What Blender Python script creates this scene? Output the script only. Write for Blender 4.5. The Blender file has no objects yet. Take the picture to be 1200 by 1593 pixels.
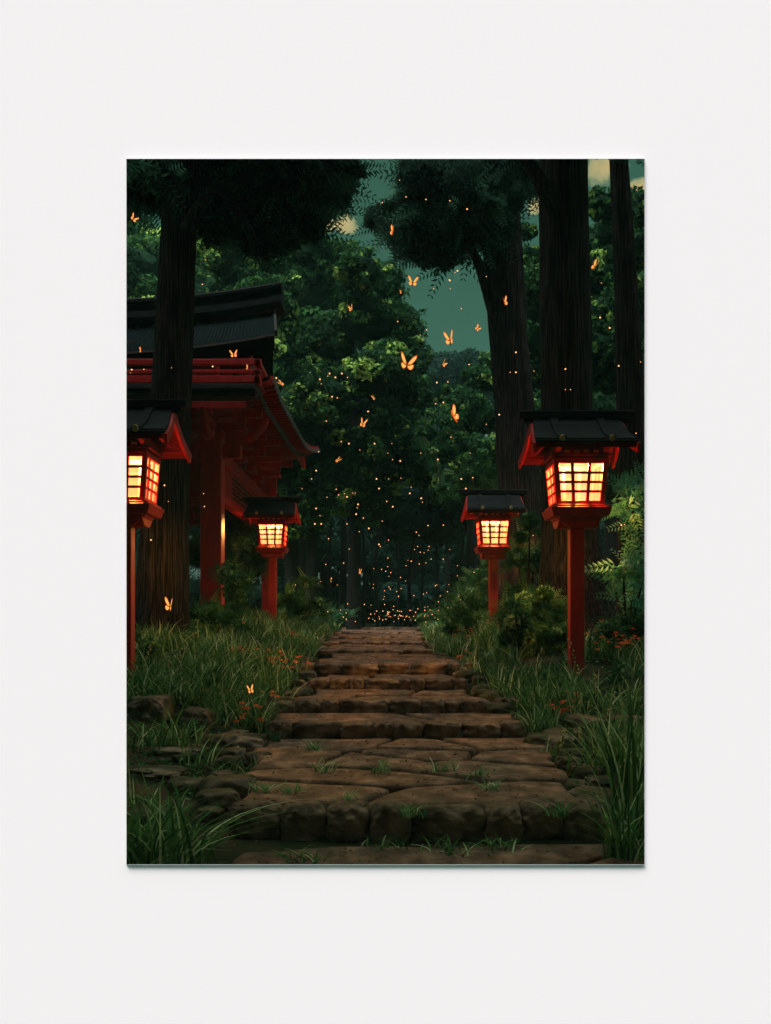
import bpy, math, random
import numpy as np
from mathutils import Vector, Matrix

SC = bpy.context.scene
COL = SC.collection
R = math.radians
H = 1.08                       # eye height above the first landing
F = 1500.0                     # focal length in photo pixels (photo 1200 x 1593)

# ---------------------------------------------------------------- camera
cam = bpy.data.cameras.new('camera'); camo = bpy.data.objects.new('camera', cam); COL.objects.link(camo)
camo.location = (0, 0, H); camo.rotation_euler = (R(90), 0, 0)
cam.sensor_fit = 'HORIZONTAL'; cam.sensor_width = 36; cam.lens = 45
cam.shift_y = 163.5/1200; cam.clip_start = 0.05; cam.clip_end = 3000
SC.camera = camo

# ---------------------------------------------------------------- light
SUN_EL, SUN_AZ = 57.0, -32.0    # azimuth: from behind the camera, a little left
WALL_TOP = 48.0  # unseen height chosen so the wall keeps the sun off the near forest
wd = bpy.data.worlds.new('World'); SC.world = wd; wd.use_nodes = True
nt = wd.node_tree; nt.nodes.clear()
def N(nt, t, **k):
    n = nt.nodes.new(t)
    for a, b in k.items(): setattr(n, a, b)
    return n
out = N(nt, 'ShaderNodeOutputWorld'); bg = N(nt, 'ShaderNodeBackground')
tc = N(nt, 'ShaderNodeTexCoord'); sep = N(nt, 'ShaderNodeSeparateXYZ')
rmp = N(nt, 'ShaderNodeValToRGB')
nt.links.new(tc.outputs['Generated'], sep.inputs[0]); nt.links.new(sep.outputs['Z'], rmp.inputs[0])
e = rmp.color_ramp.elements
e[0].position = 0.0; e[0].color = (.015, .050, .040, 1)
e[1].position = 1.0; e[1].color = (.62, .70, .56, 1)
for p, c in ((.28, (.011, .048, .030)), (.46, (.014, .055, .035)), (.62, (.06, .13, .10)), (.84, (.44, .50, .40))):
    q = e.new(p); q.color = (*c, 1)
# the high sky behind the viewer (south) is brightened as added fill light for the wall
sth = N(nt, 'ShaderNodeMapRange'); sth.inputs[1].default_value = .05; sth.inputs[2].default_value = -.25; nt.links.new(sep.outputs['Y'], sth.inputs[0])
hi = N(nt, 'ShaderNodeMapRange'); hi.inputs[1].default_value = .50; hi.inputs[2].default_value = .78; nt.links.new(sep.outputs['Z'], hi.inputs[0])
mu = N(nt, 'ShaderNodeMath', operation='MULTIPLY'); nt.links.new(sth.outputs[0], mu.inputs[0]); nt.links.new(hi.outputs[0], mu.inputs[1])
mxc = N(nt, 'ShaderNodeMix', data_type='RGBA'); mxc.inputs[7].default_value = (2.95, 2.62, 3.05, 1)
nt.links.new(mu.outputs[0], mxc.inputs[0]); nt.links.new(rmp.outputs[0], mxc.inputs[6]); 
# teal side light added in the east and west to pick out trunks and posts
ab = N(nt, 'ShaderNodeMath', operation='ABSOLUTE'); nt.links.new(sep.outputs['X'], ab.inputs[0])
sd = N(nt, 'ShaderNodeMapRange'); sd.inputs[1].default_value = .50; sd.inputs[2].default_value = .85; nt.links.new(ab.outputs[0], sd.inputs[0])
mxs = N(nt, 'ShaderNodeMix', data_type='RGBA'); mxs.inputs[7].default_value = (.20, .36, .27, 1)
nt.links.new(sd.outputs[0], mxs.inputs[0]); nt.links.new(rmp.outputs[0], mxs.inputs[6]); nt.links.new(mxs.outputs[2], mxc.inputs[6])
# soft golden clouds over the trees
def mth(op, a, b=None, c=None):
    n = N(nt, 'ShaderNodeMath', operation=op)
    for i, v in enumerate((a, b, c)):
        if v is None: continue
        if isinstance(v, (int, float)): n.inputs[i].default_value = v
        else: nt.links.new(v, n.inputs[i])
    return n.outputs[0]
yy = mth('MAXIMUM', sep.outputs['Y'], .05); u_ = mth('DIVIDE', sep.outputs['X'], yy); v_ = mth('DIVIDE', sep.outputs['Z'], yy)
cn = N(nt, 'ShaderNodeTexNoise'); cn.inputs['Scale'].default_value = 46; cn.inputs['Detail'].default_value = 6; cn.inputs['Roughness'].default_value = .55
nt.links.new(tc.outputs['Generated'], cn.inputs[0]); tot = None
for (px, py, a, b) in ((528, 350, 30, 15), (938, 264, 28, 24), (990, 290, 32, 15), (838, 318, 16, 14), (1040, 300, 60, 16)):
    du = mth('MULTIPLY', mth('SUBTRACT', u_, (px-600)/1500), 1500/a); dv = mth('MULTIPLY', mth('SUBTRACT', v_, (960-py)/1500), 1500/b)
    g = mth('SUBTRACT', 1.0, mth('SQRT', mth('ADD', mth('MULTIPLY', du, du), mth('MULTIPLY', dv, dv))))
    tot = g if tot is None else mth('MAXIMUM', tot, g)
cl = mth('ADD', tot, mth('MULTIPLY', mth('SUBTRACT', cn.outputs[0], .5), 3.2))
cm = N(nt, 'ShaderNodeMapRange'); cm.inputs[1].default_value = -.10; cm.inputs[2].default_value = .30; nt.links.new(cl, cm.inputs[0])
cs = N(nt, 'ShaderNodeMapRange'); cs.inputs[1].default_value = .0; cs.inputs[2].default_value = .9; nt.links.new(cl, cs.inputs[0])
cc = N(nt, 'ShaderNodeMix', data_type='RGBA'); cc.inputs[6].default_value = (.22, .24, .12, 1); cc.inputs[7].default_value = (.42, .31, .13, 1); nt.links.new(cs.outputs[0], cc.inputs[0])
yf = mth('GREATER_THAN', sep.outputs['Y'], .1)
mxk = N(nt, 'ShaderNodeMix', data_type='RGBA'); nt.links.new(mth('MULTIPLY', cm.outputs[0], yf), mxk.inputs[0]); nt.links.new(mxc.outputs[2], mxk.inputs[6]); nt.links.new(cc.outputs[2], mxk.inputs[7])
nt.links.new(mxk.outputs[2], bg.inputs[0]); bg.inputs[1].default_value = 1.0
nt.links.new(bg.outputs[0], out.inputs[0])
sl = bpy.data.lights.new('sun', 'SUN'); sl.energy = 2.6; sl.angle = R(24); sl.color = (1, .94, .84)
so = bpy.data.objects.new('sun', sl); COL.objects.link(so)
so.rotation_euler = (R(90-SUN_EL), 0, R(SUN_AZ))
SC.view_settings.view_transform = 'Standard'; SC.view_settings.look = 'None'
SC.view_settings.exposure = 0.36; SC.view_settings.gamma = 1.0
SC.cycles.max_bounces = 5; SC.cycles.transparent_max_bounces = 6
SC.cycles.sample_clamp_indirect = 3.0

rng = np.random.default_rng(7); random.seed(7)

# ---------------------------------------------------------------- helpers
def P(px, py, Y):              # photo pixel at depth Y -> world point
    return Vector(((px-600)/F*Y, Y, H+(960-py)/F*Y))

def tag(o, label=None, cat=None, group=None, kind=None):
    if label: o['label'] = label
    if cat: o['category'] = cat
    if group: o['group'] = group
    if kind: o['kind'] = kind
    return o

def empty(name, loc, label, cat, group=None, rz=0):
    o = bpy.data.objects.new(name, None); COL.objects.link(o)
    o.location = loc; o.rotation_euler = (0, 0, rz); o.empty_display_size = .1
    return tag(o, label, cat, group)

def copy_tree(o, parent=None):
    c = o.copy(); COL.objects.link(c); c.parent = parent
    for ch in list(o.children): copy_tree(ch, c)
    return c

def link(name, me, mat, parent=None, loc=None):
    o = bpy.data.objects.new(name, me); COL.objects.link(o)
    if mat: me.materials.append(mat)
    if parent: o.parent = parent
    if loc is not None: o.location = loc
    return o

def np_mesh(name, V, Fc, smooth=False, tint=None):
    """V (n,3), Fc (m,k) all faces with k corners"""
    V = np.asarray(V, np.float32); Fc = np.asarray(Fc, np.int32)
    me = bpy.data.meshes.new(name)
    m, k = Fc.shape
    me.vertices.add(len(V)); me.vertices.foreach_set('co', V.ravel())
    me.loops.add(m*k); me.loops.foreach_set('vertex_index', Fc.ravel())
    me.polygons.add(m); me.polygons.foreach_set('loop_start', np.arange(0, m*k, k, dtype=np.int32))
    try: me.polygons.foreach_set('loop_total', np.full(m, k, np.int32))
    except Exception: pass
    me.polygons.foreach_set('use_smooth', np.full(m, smooth, bool))
    if tint is not None:
        a = me.attributes.new('tint', 'FLOAT', 'FACE'); a.data.foreach_set('value', np.asarray(tint, np.float32))
    me.update(); me.validate()
    return me

class MB:
    def __init__(s): s.v = []; s.f = []
    def add(s, vs, fs):
        b = len(s.v); s.v += [tuple(p) for p in vs]; s.f += [tuple(i+b for i in f) for f in fs]; return s
    def box(s, x0, x1, y0, y1, z0, z1):
        return s.hexa([(x0,y0,z0),(x1,y0,z0),(x1,y1,z0),(x0,y1,z0),(x0,y0,z1),(x1,y0,z1),(x1,y1,z1),(x0,y1,z1)])
    def hexa(s, p):
        return s.add(p, [(0,3,2,1),(4,5,6,7),(0,1,5,4),(1,2,6,5),(2,3,7,6),(3,0,4,7)])
    def bar(s, a, b, w, h, up=(0,0,1)):
        a = Vector(a); b = Vector(b); d = (b-a).normalized(); u = Vector(up)
        x = d.cross(u).normalized()*w/2; y = x.cross(d).normalized()*h/2
        return s.hexa([a-x-y, a+x-y, b+x-y, b-x-y, a-x+y, a+x+y, b+x+y, b-x+y])
    def tube(s, pts, rad, n=8, cap=True):
        pts = [Vector(p) for p in pts]; vs = []; k = len(pts)
        for i, p in enumerate(pts):
            d = (pts[min(i+1,k-1)]-pts[max(i-1,0)]).normalized()
            u = d.cross(Vector((.31,.17,1)) if abs(d.z) < .9 else Vector((1,.1,0))).normalized(); w = d.cross(u)
            r = rad[i] if hasattr(rad, '__len__') else rad
            for j in range(n):
                a = 2*math.pi*j/n; vs.append(p+u*math.cos(a)*r+w*math.sin(a)*r)
        fs = [(i*n+j, i*n+(j+1)%n, (i+1)*n+(j+1)%n, (i+1)*n+j) for i in range(k-1) for j in range(n)]
        if cap: fs += [tuple(range(n))[::-1], tuple(range((k-1)*n, k*n))]
        return s.add(vs, fs)
    def prism(s, poly, axis, a, b):    # poly in the other two axes, extruded a..b
        def mk(u, v, t): return {'x': (t,u,v), 'y': (u,t,v), 'z': (u,v,t)}[axis]
        n = len(poly)
        vs = [mk(u,v,a) for u,v in poly]+[mk(u,v,b) for u,v in poly]
        return s.add(vs, [tuple(range(n)), tuple(range(2*n-1,n-1,-1))]+[(i,i+n,(i+1)%n+n,(i+1)%n) for i in range(n)])
    def strip(s, rows, thick=None):    # grid of points rows[i][j]
        n = len(rows[0]); k = len(rows)
        return s.add([p for r in rows for p in r], [(i*n+j, i*n+j+1, (i+1)*n+j+1, (i+1)*n+j) for i in range(k-1) for j in range(n-1)])
    def build(s, name, mat, parent=None, loc=None, bevel=0, smooth=False, label=None, seg=2):
        me = bpy.data.meshes.new(name); me.from_pydata(s.v, [], s.f); me.update()
        import bmesh
        bm = bmesh.new(); bm.from_mesh(me); bmesh.ops.recalc_face_normals(bm, faces=bm.faces); bm.to_mesh(me); bm.free()
        if smooth:
            for p in me.polygons: p.use_smooth = True
        o = link(name, me, mat, parent, loc)
        if bevel:
            m = o.modifiers.new('bevel', 'BEVEL'); m.width = bevel; m.segments = seg; m.limit_method = 'ANGLE'; m.angle_limit = R(35)
        if label: o['label'] = label
        return o

# cheap smooth value noise
_tab = rng.random((64, 64, 64))
def vnoise(p):
    p = np.asarray(p, float); i = np.floor(p).astype(int); f = p-i; f = f*f*(3-2*f); r = 0
    for a in (0, 1):
        for b in (0, 1):
            for c in (0, 1):
                w = (f[..., 0] if a else 1-f[..., 0])*(f[..., 1] if b else 1-f[..., 1])*(f[..., 2] if c else 1-f[..., 2])
                r = r+w*_tab[(i[..., 0]+a) % 64, (i[..., 1]+b) % 64, (i[..., 2]+c) % 64]
    return r
def fbm(p, o=3):
    p = np.asarray(p, float); s = 0; a = .5
    for k in range(o): s = s+a*vnoise(p*2**k+k*7.3); a *= .5
    return s

# ---------------------------------------------------------------- materials
def mat(name, c1, c2=None, scale=4, rough=.75, bump=0, bscale=20, spec=.3, stretch=(1,1,1), detail=5, c3=None, tint=False, contrast=(.35,.65)):
    m = bpy.data.materials.new(name); m.use_nodes = True; t = m.node_tree; b = t.nodes['Principled BSDF']
    b.inputs['Roughness'].default_value = rough; b.inputs['Specular IOR Level'].default_value = spec
    if c2 is None: b.inputs['Base Color'].default_value = (*c1, 1)
    else:
        r = N(t, 'ShaderNodeValToRGB'); r.color_ramp.elements[0].color = (*c1, 1); r.color_ramp.elements[1].color = (*c2, 1)
        if c3: q = r.color_ramp.elements.new(.8 if tint else .5); q.color = (*c3, 1)
        if tint:
            a = N(t, 'ShaderNodeAttribute', attribute_name='tint'); t.links.new(a.outputs['Fac'], r.inputs[0])
        else:
            r.color_ramp.elements[0].position = contrast[0]; r.color_ramp.elements[-1].position = contrast[1]
            tcn = N(t, 'ShaderNodeTexCoord'); mp = N(t, 'ShaderNodeMapping'); mp.inputs['Scale'].default_value = stretch
            n = N(t, 'ShaderNodeTexNoise'); n.inputs['Scale'].default_value = scale; n.inputs['Detail'].default_value = detail
            t.links.new(tcn.outputs['Object'], mp.inputs[0]); t.links.new(mp.outputs[0], n.inputs[0]); t.links.new(n.outputs[0], r.inputs[0])
        t.links.new(r.outputs[0], b.inputs['Base Color'])
    if bump:
        tcn = N(t, 'ShaderNodeTexCoord'); mp = N(t, 'ShaderNodeMapping'); mp.inputs['Scale'].default_value = stretch
        n = N(t, 'ShaderNodeTexNoise'); n.inputs['Scale'].default_value = bscale; n.inputs['Detail'].default_value = 6
        bp = N(t, 'ShaderNodeBump'); bp.inputs['Strength'].default_value = bump; bp.inputs['Distance'].default_value = .03
        t.links.new(tcn.outputs['Object'], mp.inputs[0]); t.links.new(mp.outputs[0], n.inputs[0])
        t.links.new(n.outputs[0], bp.inputs['Height']); t.links.new(bp.outputs[0], b.inputs['Normal'])
    return m

def emis(name, col, s, sample=True):
    m = bpy.data.materials.new(name); m.use_nodes = True; t = m.node_tree; t.nodes.clear()
    o = N(t, 'ShaderNodeOutputMaterial'); e = N(t, 'ShaderNodeEmission'); e.inputs[0].default_value = (*col, 1); e.inputs[1].default_value = s
    t.links.new(e.outputs[0], o.inputs[0])
    if not sample: m.cycles.emission_sampling = 'NONE'
    return m

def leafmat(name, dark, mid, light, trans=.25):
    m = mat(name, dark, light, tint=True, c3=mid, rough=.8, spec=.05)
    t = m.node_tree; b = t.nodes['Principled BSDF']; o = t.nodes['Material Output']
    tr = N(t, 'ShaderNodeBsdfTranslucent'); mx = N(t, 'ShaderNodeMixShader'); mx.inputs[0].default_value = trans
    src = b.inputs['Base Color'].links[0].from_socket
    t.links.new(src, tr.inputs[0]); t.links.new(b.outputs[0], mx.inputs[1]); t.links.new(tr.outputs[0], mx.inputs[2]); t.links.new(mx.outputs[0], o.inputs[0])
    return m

M = dict(
    wall=mat('wall_paint', (.89, .88, .895), rough=.9, spec=.1),
    lip=mat('shadow_lip_grey', (.5, .5, .5), rough=.9, spec=.05),
    no_bounce=mat('no_bounce_dark', (.012, .016, .014), rough=.6),
    red=mat('red_lacquer', (.52, .016, .018), (.68, .032, .028), scale=3, stretch=(4,4,.6), rough=.42, bump=.15, bscale=25, spec=.5),
    redd=mat('old_red_paint', (.42, .018, .018), (.56, .034, .028), scale=3, stretch=(3,3,.7), rough=.55, bump=.2, bscale=20),
    red_shade=mat('shaded_eave_red', (.13, .010, .010), (.20, .018, .015), scale=4, rough=.6),  # red darkened in colour as shade, against lamp flare under the eaves
    black=mat('black_copper_roof', (.010, .013, .014), (.018, .024, .026), scale=5, rough=.7, bump=.25, bscale=30, spec=.10),
    edge=mat('edge_highlight_and_tip', (.10, .11, .10), (.17, .17, .15), scale=12, rough=.5),  # pale highlight lines painted along roof edges; also the pale rafter ends
    gold=mat('gilt_metal', (.55, .38, .12), (.72, .52, .22), scale=20, rough=.35),
    thatch=mat('cypress_bark_thatch', (.006, .011, .011), (.020, .036, .034), scale=6, stretch=(26,3,3), rough=.95, bump=1.0, bscale=5, spec=.03),
    beam=mat('weathered_timber', (.016, .018, .017), (.045, .046, .040), scale=4, stretch=(1,8,8), rough=.8, bump=.3),
    bark=mat('dark_bark', (.012, .012, .012), (.095, .071, .055), scale=7, stretch=(8,8,.22), rough=.95, bump=1.0, bscale=6, spec=.05, contrast=(.44,.72)),
    bark2=mat('far_bark', (.004, .006, .006), (.016, .017, .014), scale=5, stretch=(5,5,.4), rough=.9),
    stone=mat('brown_flagstone', (.080, .052, .034), (.38, .235, .15), scale=4.5, stretch=(1.4,.8,1), rough=.9, bump=1.0, bscale=11, c3=(.17,.108,.068), spec=.1, detail=9, contrast=(.3,.72)),
    stone2=mat('worn_kerb_stone', (.06, .046, .030), (.46, .33, .21), scale=4, rough=.9, bump=1.0, bscale=12, spec=.1, detail=9, c3=(.16,.115,.072), contrast=(.3,.72)),
    rock=mat('mossy_rock', (.035, .050, .022), (.36, .27, .19), scale=3.5, rough=.95, bump=1.0, bscale=11, c3=(.12,.10,.06), spec=.05, detail=9, contrast=(.35,.7)),
    soil=mat('forest_soil', (.018, .022, .010), (.09, .062, .038), scale=1.8, rough=.98, bump=1.0, bscale=12, c3=(.03,.042,.018), spec=.03, detail=9),
    hill=mat('wooded_hill', (.012, .030, .024), (.03, .06, .045), scale=.06, rough=1),  # teal tone of distant haze is put into the base colour
    leaf_bg=leafmat('background_leaves', (.010, .036, .018), (.050, .17, .045), (.36, .62, .13)),  # lightest tint stands for sunlight on the lumps
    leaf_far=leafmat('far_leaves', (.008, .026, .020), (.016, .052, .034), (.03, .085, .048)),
    leaf_dark=leafmat('dark_conifer_leaves', (.014, .030, .024), (.05, .13, .08), (.16, .42, .25), .45),
    leaf_bush=leafmat('bush_leaves', (.02, .07, .028), (.06, .19, .06), (.28, .48, .18)),
    leaf_pale=leafmat('pale_leaves', (.06, .26, .11), (.14, .46, .24), (.38, .74, .50)),  # the shrubs' own pale green
    grass=leafmat('grass_blades', (.03, .09, .028), (.16, .34, .09), (.80, .90, .48)),  # lightest tint paints highlights on random blades
    grass2=leafmat('pale_grass_blades', (.08, .22, .08), (.24, .44, .17), (.80, .92, .58)),  # paler set, its lightest tint standing in for blade highlights
    flower=leafmat('orange_petals', (.70, .09, .03), (.85, .22, .06), (.90, .42, .12)),
    seed=mat('yellow_seed', (.65, .55, .20), rough=.6),
    litter=leafmat('fallen_leaves', (.04, .03, .015), (.12, .09, .03), (.20, .20, .07), .1),
    fly=emis('firefly_glow', (1.0, .45, .17), 1.7, False),
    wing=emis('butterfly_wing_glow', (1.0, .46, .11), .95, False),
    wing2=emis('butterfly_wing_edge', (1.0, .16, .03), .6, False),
    bfbody=mat('butterfly_body', (.10, .02, .01), rough=.6),
)
# lit paper pane: glows and lets the bulb's light through
def pane_mat():
    m = bpy.data.materials.new('lit_paper_pane'); m.use_nodes = True; t = m.node_tree; t.nodes.clear()
    o = N(t, 'ShaderNodeOutputMaterial'); e = N(t, 'ShaderNodeEmission'); tr = N(t, 'ShaderNodeBsdfTransparent'); ad = N(t, 'ShaderNodeAddShader')
    tcn = N(t, 'ShaderNodeTexCoord'); n = N(t, 'ShaderNodeTexNoise'); n.inputs['Scale'].default_value = 6
    r = N(t, 'ShaderNodeValToRGB'); r.color_ramp.elements[0].color = (1, .64, .18, 1); r.color_ramp.elements[1].color = (1, .82, .34, 1)
    r.color_ramp.elements[0].position = .3; r.color_ramp.elements[1].position = .6
    t.links.new(tcn.outputs['Object'], n.inputs[0]); t.links.new(n.outputs[0], r.inputs[0]); t.links.new(r.outputs[0], e.inputs[0])
    e.inputs[1].default_value = .62; tr.inputs[0].default_value = (.34, .23, .09, 1)
    t.links.new(e.outputs[0], ad.inputs[0]); t.links.new(tr.outputs[0], ad.inputs[1]); t.links.new(ad.outputs[0], o.inputs[0])
    m.cycles.emission_sampling = 'NONE'
    return m
M['pane'] = pane_mat()

# ================================================================ the white wall with its opening
WY = 2.2
def wpt(px, py, Y=WY): p = P(px, py, Y); return p.x, p.z
T = .008                                       # how far the edge trim stands out; added to cast the border shadow
x0, z1 = wpt(197, 247, WY-T); x1, z0 = wpt(1003, 1345, WY-T)
mb = MB(); W = 60; th = .025
cx_, cz_ = (x0+x1)/2, (z0+z1)/2
def rct(y, g):                                 # opening outline at depth y, widened by g (the reveal splays outwards)
    d = y-(WY-T); kx, kb, kt = d*.285+g, d*.275+g, d*.49+g
    return [(x0-kx, y, z0-kb), (x1+kx, y, z0-kb), (x1+kx, y, z1+kt), (x0-kx, y, z1+kt)]
def ring(m, a, b):
    for i in range(4):
        j = (i+1) % 4; m.add([a[i], a[j], b[j], b[i]], [(0, 1, 2, 3)])
big = lambda y: [(-W, y, -2), (W, y, -2), (W, y, WALL_TOP), (-W, y, WALL_TOP)]
ring(mb, big(WY), rct(WY, .0)); ring(mb, big(WY+th), rct(WY+th, 0)); ring(mb, rct(WY, 0), rct(WY+th, 0)); ring(mb, big(WY), big(WY+th))
wl = mb.build('white_wall', M['wall']); wl.data.materials.append(M['no_bounce'])   # forest side coloured dark so it bounces no light onto the kerb
for pg in wl.data.polygons[4:]: pg.material_index = 1
tag(wl, 'plain off-white wall all around the rectangular view of the dark forest', 'wall')
mb = MB(); a, b, c, d = rct(WY-T, 0), rct(WY-T, .0006), rct(WY-.0005, .0006), rct(WY-.0005, 0)
ring(mb, a, b); ring(mb, b, c); ring(mb, c, d); ring(mb, d, a)
mb.build('shadow_lip', M['lip'], wl)

# ================================================================ ground and path profile
ST_Y = [5.36, 8.62, 9.66, 11.28, 12.28, 15.95, 19.3, 22.3, 26.0, 31.8]
ST_D = [1.08, .9655, .8497, .737, .606, .553, .501, .457, .414, .361]     # eye height above each tread
ST_Z = [H-d for d in ST_D]
ST_H = [1.03, 1.18, .97, .92, .92, .96, 1.05, 1.1, 1.2, 1.3]             # half widths
ST_C = [.143, .12, .06, .02, .02, -.17, -.2, -.2, -.2, -.17]
def zpath(Y): return np.interp(Y, [0, 4, 5.3, 8.6, 9.7, 11.3, 12.3, 16, 19.3, 22.3, 26, 31.8, 40, 400], [-.22, -.2, -.12, .02, .12, .22, .34, .45, .53, .58, .62, .69, .72, .72])
def xpath(Y): return np.interp(Y, ST_Y, ST_C)
def hpath(Y): return np.interp(Y, ST_Y, ST_H)
def gz(x, y):
    x = np.asarray(x, float); y = np.asarray(y, float)
    d = np.abs(x-xpath(y))-hpath(y)
    s = np.clip(d/1.4, 0, 1); s = s*s*(3-2*s)
    n = fbm(np.stack([x*.9+20, y*.9+20, x*0], -1), 3)-.44
    return zpath(y)-.06+s*(.14+.02*np.clip(y-5, 0, 12))+n*.22*np.clip(d*1.5+.1, 0, 1)
def hit(px, py):
    dx = (px-600)/F; dz = -(py-960)/F; y = 2.4
    while y < 60:
        if H+dz*y <= float(gz(dx*y, y)): break
        y += .03
    return Vector((dx*y, y, float(gz(dx*y, y))))

def grid_ground():
    ys = np.concatenate([np.linspace(2.3, 14, 118), np.linspace(14.2, 40, 90), np.geomspace(42, 1500, 18)])
    xs = np.concatenate([-np.geomspace(900, 9, 16), np.linspace(-8.5, 8.5, 130), np.geomspace(9, 900, 16)])
    X, Y = np.meshgrid(xs, ys); Z = gz(X, Y)
    far = np.clip((np.abs(X)-9)/20, 0, 1); Z = Z*(1-far)+far*.7
    V = np.stack([X, Y, Z], -1).reshape(-1, 3); n = len(xs); m = len(ys)
    i, j = np.meshgrid(np.arange(m-1), np.arange(n-1), indexing='ij'); a = (i*n+j).ravel()
    return np_mesh('ground', V, np.stack([a, a+1, a+n+1, a+n], -1), True)
tag(link('ground', grid_ground(), M['soil']), kind='structure')

# ---------------------------------------------------------------- stones
def blob(sx, sy, sz, pw=3.5, n=12, amp=.10, seed=0, fr=1.6):
    """rounded block, superellipsoid with noise; returns V, quads. centred"""
    r = np.random.default_rng(seed); V = []; idx = {}; Fc = []
    t = np.linspace(-1, 1, n)
    for ax in range(3):
        for sg in (-1, 1):
            base = len(V)
            for i in t:
                for j in t:
                    p = [0, 0, 0]; p[ax] = sg; p[(ax+1) % 3] = i; p[(ax+2) % 3] = j; V.append(p)
            for i in range(n-1):
                for j in range(n-1):
                    a = base+i*n+j; q = [a, a+n, a+n+1, a+1]; Fc.append(q if sg > 0 else q[::-1])
    V = np.array(V, float)
    nr = (np.abs(V)**pw).sum(1)**(1/pw); V /= nr[:, None]
    o = r.random(3)*40
    d = fbm(V*fr+o, 3)-.45
    V = V*(1+amp*2*d[:, None])*np.array([sx, sy, sz])/2
    # weld
    key = np.round(V, 5); u, inv = np.unique(key, axis=0, return_inverse=True)
    return u, inv.ravel()[np.array(Fc)]

def stone_obj(name, sx, sy, sz, m, parent=None, loc=(0,0,0), rz=0, **k):
    V, Fc = blob(sx, sy, sz, **k)
    o = link(name, np_mesh(name, V, Fc, True), m, parent, loc); o.rotation_euler = (0, 0, rz)
    return o

def clip_poly(poly, a, b):       # keep points closer to a than b
    m = (a+b)/2; n = b-a; outp = []
    for i in range(len(poly)):
        p, q = poly[i], poly[(i+1) % len(poly)]; dp = (p-m)@n; dq = (q-m)@n
        if dp <= 0: outp.append(p)
        if dp*dq < 0: outp.append(p+(q-p)*dp/(dp-dq))
    return outp

def flagstones(parent, xa, xb, ya, yb, nx, ny, seed, thick=.10):
    """irregular slabs filling a rectangle, local coordinates, top at z=0"""
    r = np.random.default_rng(seed); cells = []
    pts = []
    for j in range(ny):
        k = max(1, nx+int(r.integers(-1, 2))) if ny > 1 else nx
        for i in range(k):
            pts.append([xa+(xb-xa)*(i+.5+r.uniform(-.33, .33))/k, ya+(yb-ya)*(j+.5+r.uniform(-.3, .3))/ny])
    pts = np.array(pts)
    sc = np.array([1, 1.35])                     # slabs are wider than deep
    for i, p in enumerate(pts):
        poly = [np.array(q)*sc for q in ((xa, ya), (xb, ya), (xb, yb), (xa, yb))]
        for j, q in enumerate(pts):
            if i != j and poly: poly = clip_poly(poly, p*sc, q*sc)
        if len(poly) < 3: continue
        poly = [q/sc for q in poly]; c = sum(poly)/len(poly)
        # densify and roughen the outline
        pl = []
        for a, b in zip(poly, poly[1:]+poly[:1]):
            s = max(1, int(np.linalg.norm(b-a)/.10))
            for t in range(s):
                pl.append(a+(b-a)*t/s)
        pl = np.array(pl); n = len(pl)
        eg = (np.minimum(pl[:, 0]-xa, xb-pl[:, 0]) < .02); pl[:, 0] += np.where(eg, np.sign(pl[:, 0]-(xa+xb)/2)*(fbm(np.stack([pl[:, 1]*2.2+seed, pl[:, 1]*0+7, pl[:, 1]*0], -1), 3)-.5)*.55, 0)
        w = vnoise(np.concatenate([pl*5+seed, np.full((n, 1), i*3.1)], 1))-.5
        dv = c-pl; L = np.linalg.norm(dv, axis=1, keepdims=True)+1e-6
        pl = pl+dv/L*(.016+.038*(w[:, None]+.5))
        # pull sharp corners in
        for _ in range(1): pl = (pl*2+np.roll(pl, 1, 0)+np.roll(pl, -1, 0))/4
        rings = []
        dz = r.uniform(-.008, .008)
        tl = r.uniform(-.015, .015, 2)
        for inset, z in ((0, -thick), (0, -.022), (.010, -.006), (.03, 0)):
            q = pl+(c-pl)/np.maximum(np.linalg.norm(c-pl, axis=1, keepdims=True), .05)*inset
            rings.append((q, z))
        for s in (.72, .45, .2):
            rings.append((c+(rings[3][0]-c)*s, 0.0))
        V = []
        for ri, (q, z) in enumerate(rings):
            zz = np.full(n, z)+dz
            if ri >= 2: zz = zz+(q-c)@tl+(fbm(np.concatenate([q*4, np.full((n, 1), i+.5)], 1), 3)-.44)*.028
            V.append(np.concatenate([q, zz[:, None]], 1))
        V = np.concatenate(V+[np.array([[c[0], c[1], dz]])])
        Fc = [(a*n+b, a*n+(b+1) % n, (a+1)*n+(b+1) % n, (a+1)*n+b) for a in range(len(rings)-1) for b in range(n)]
        l = len(rings)-1
        Fc += [(l*n+b, l*n+(b+1) % n, (l+1)*n) for b in range(n)]
        me = bpy.data.meshes.new('flagstone'); me.from_pydata([tuple(v) for v in V], [], Fc); me.update()
        for pg in me.polygons: pg.use_smooth = True
        link('flagstone', me, M['stone'], parent)

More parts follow.
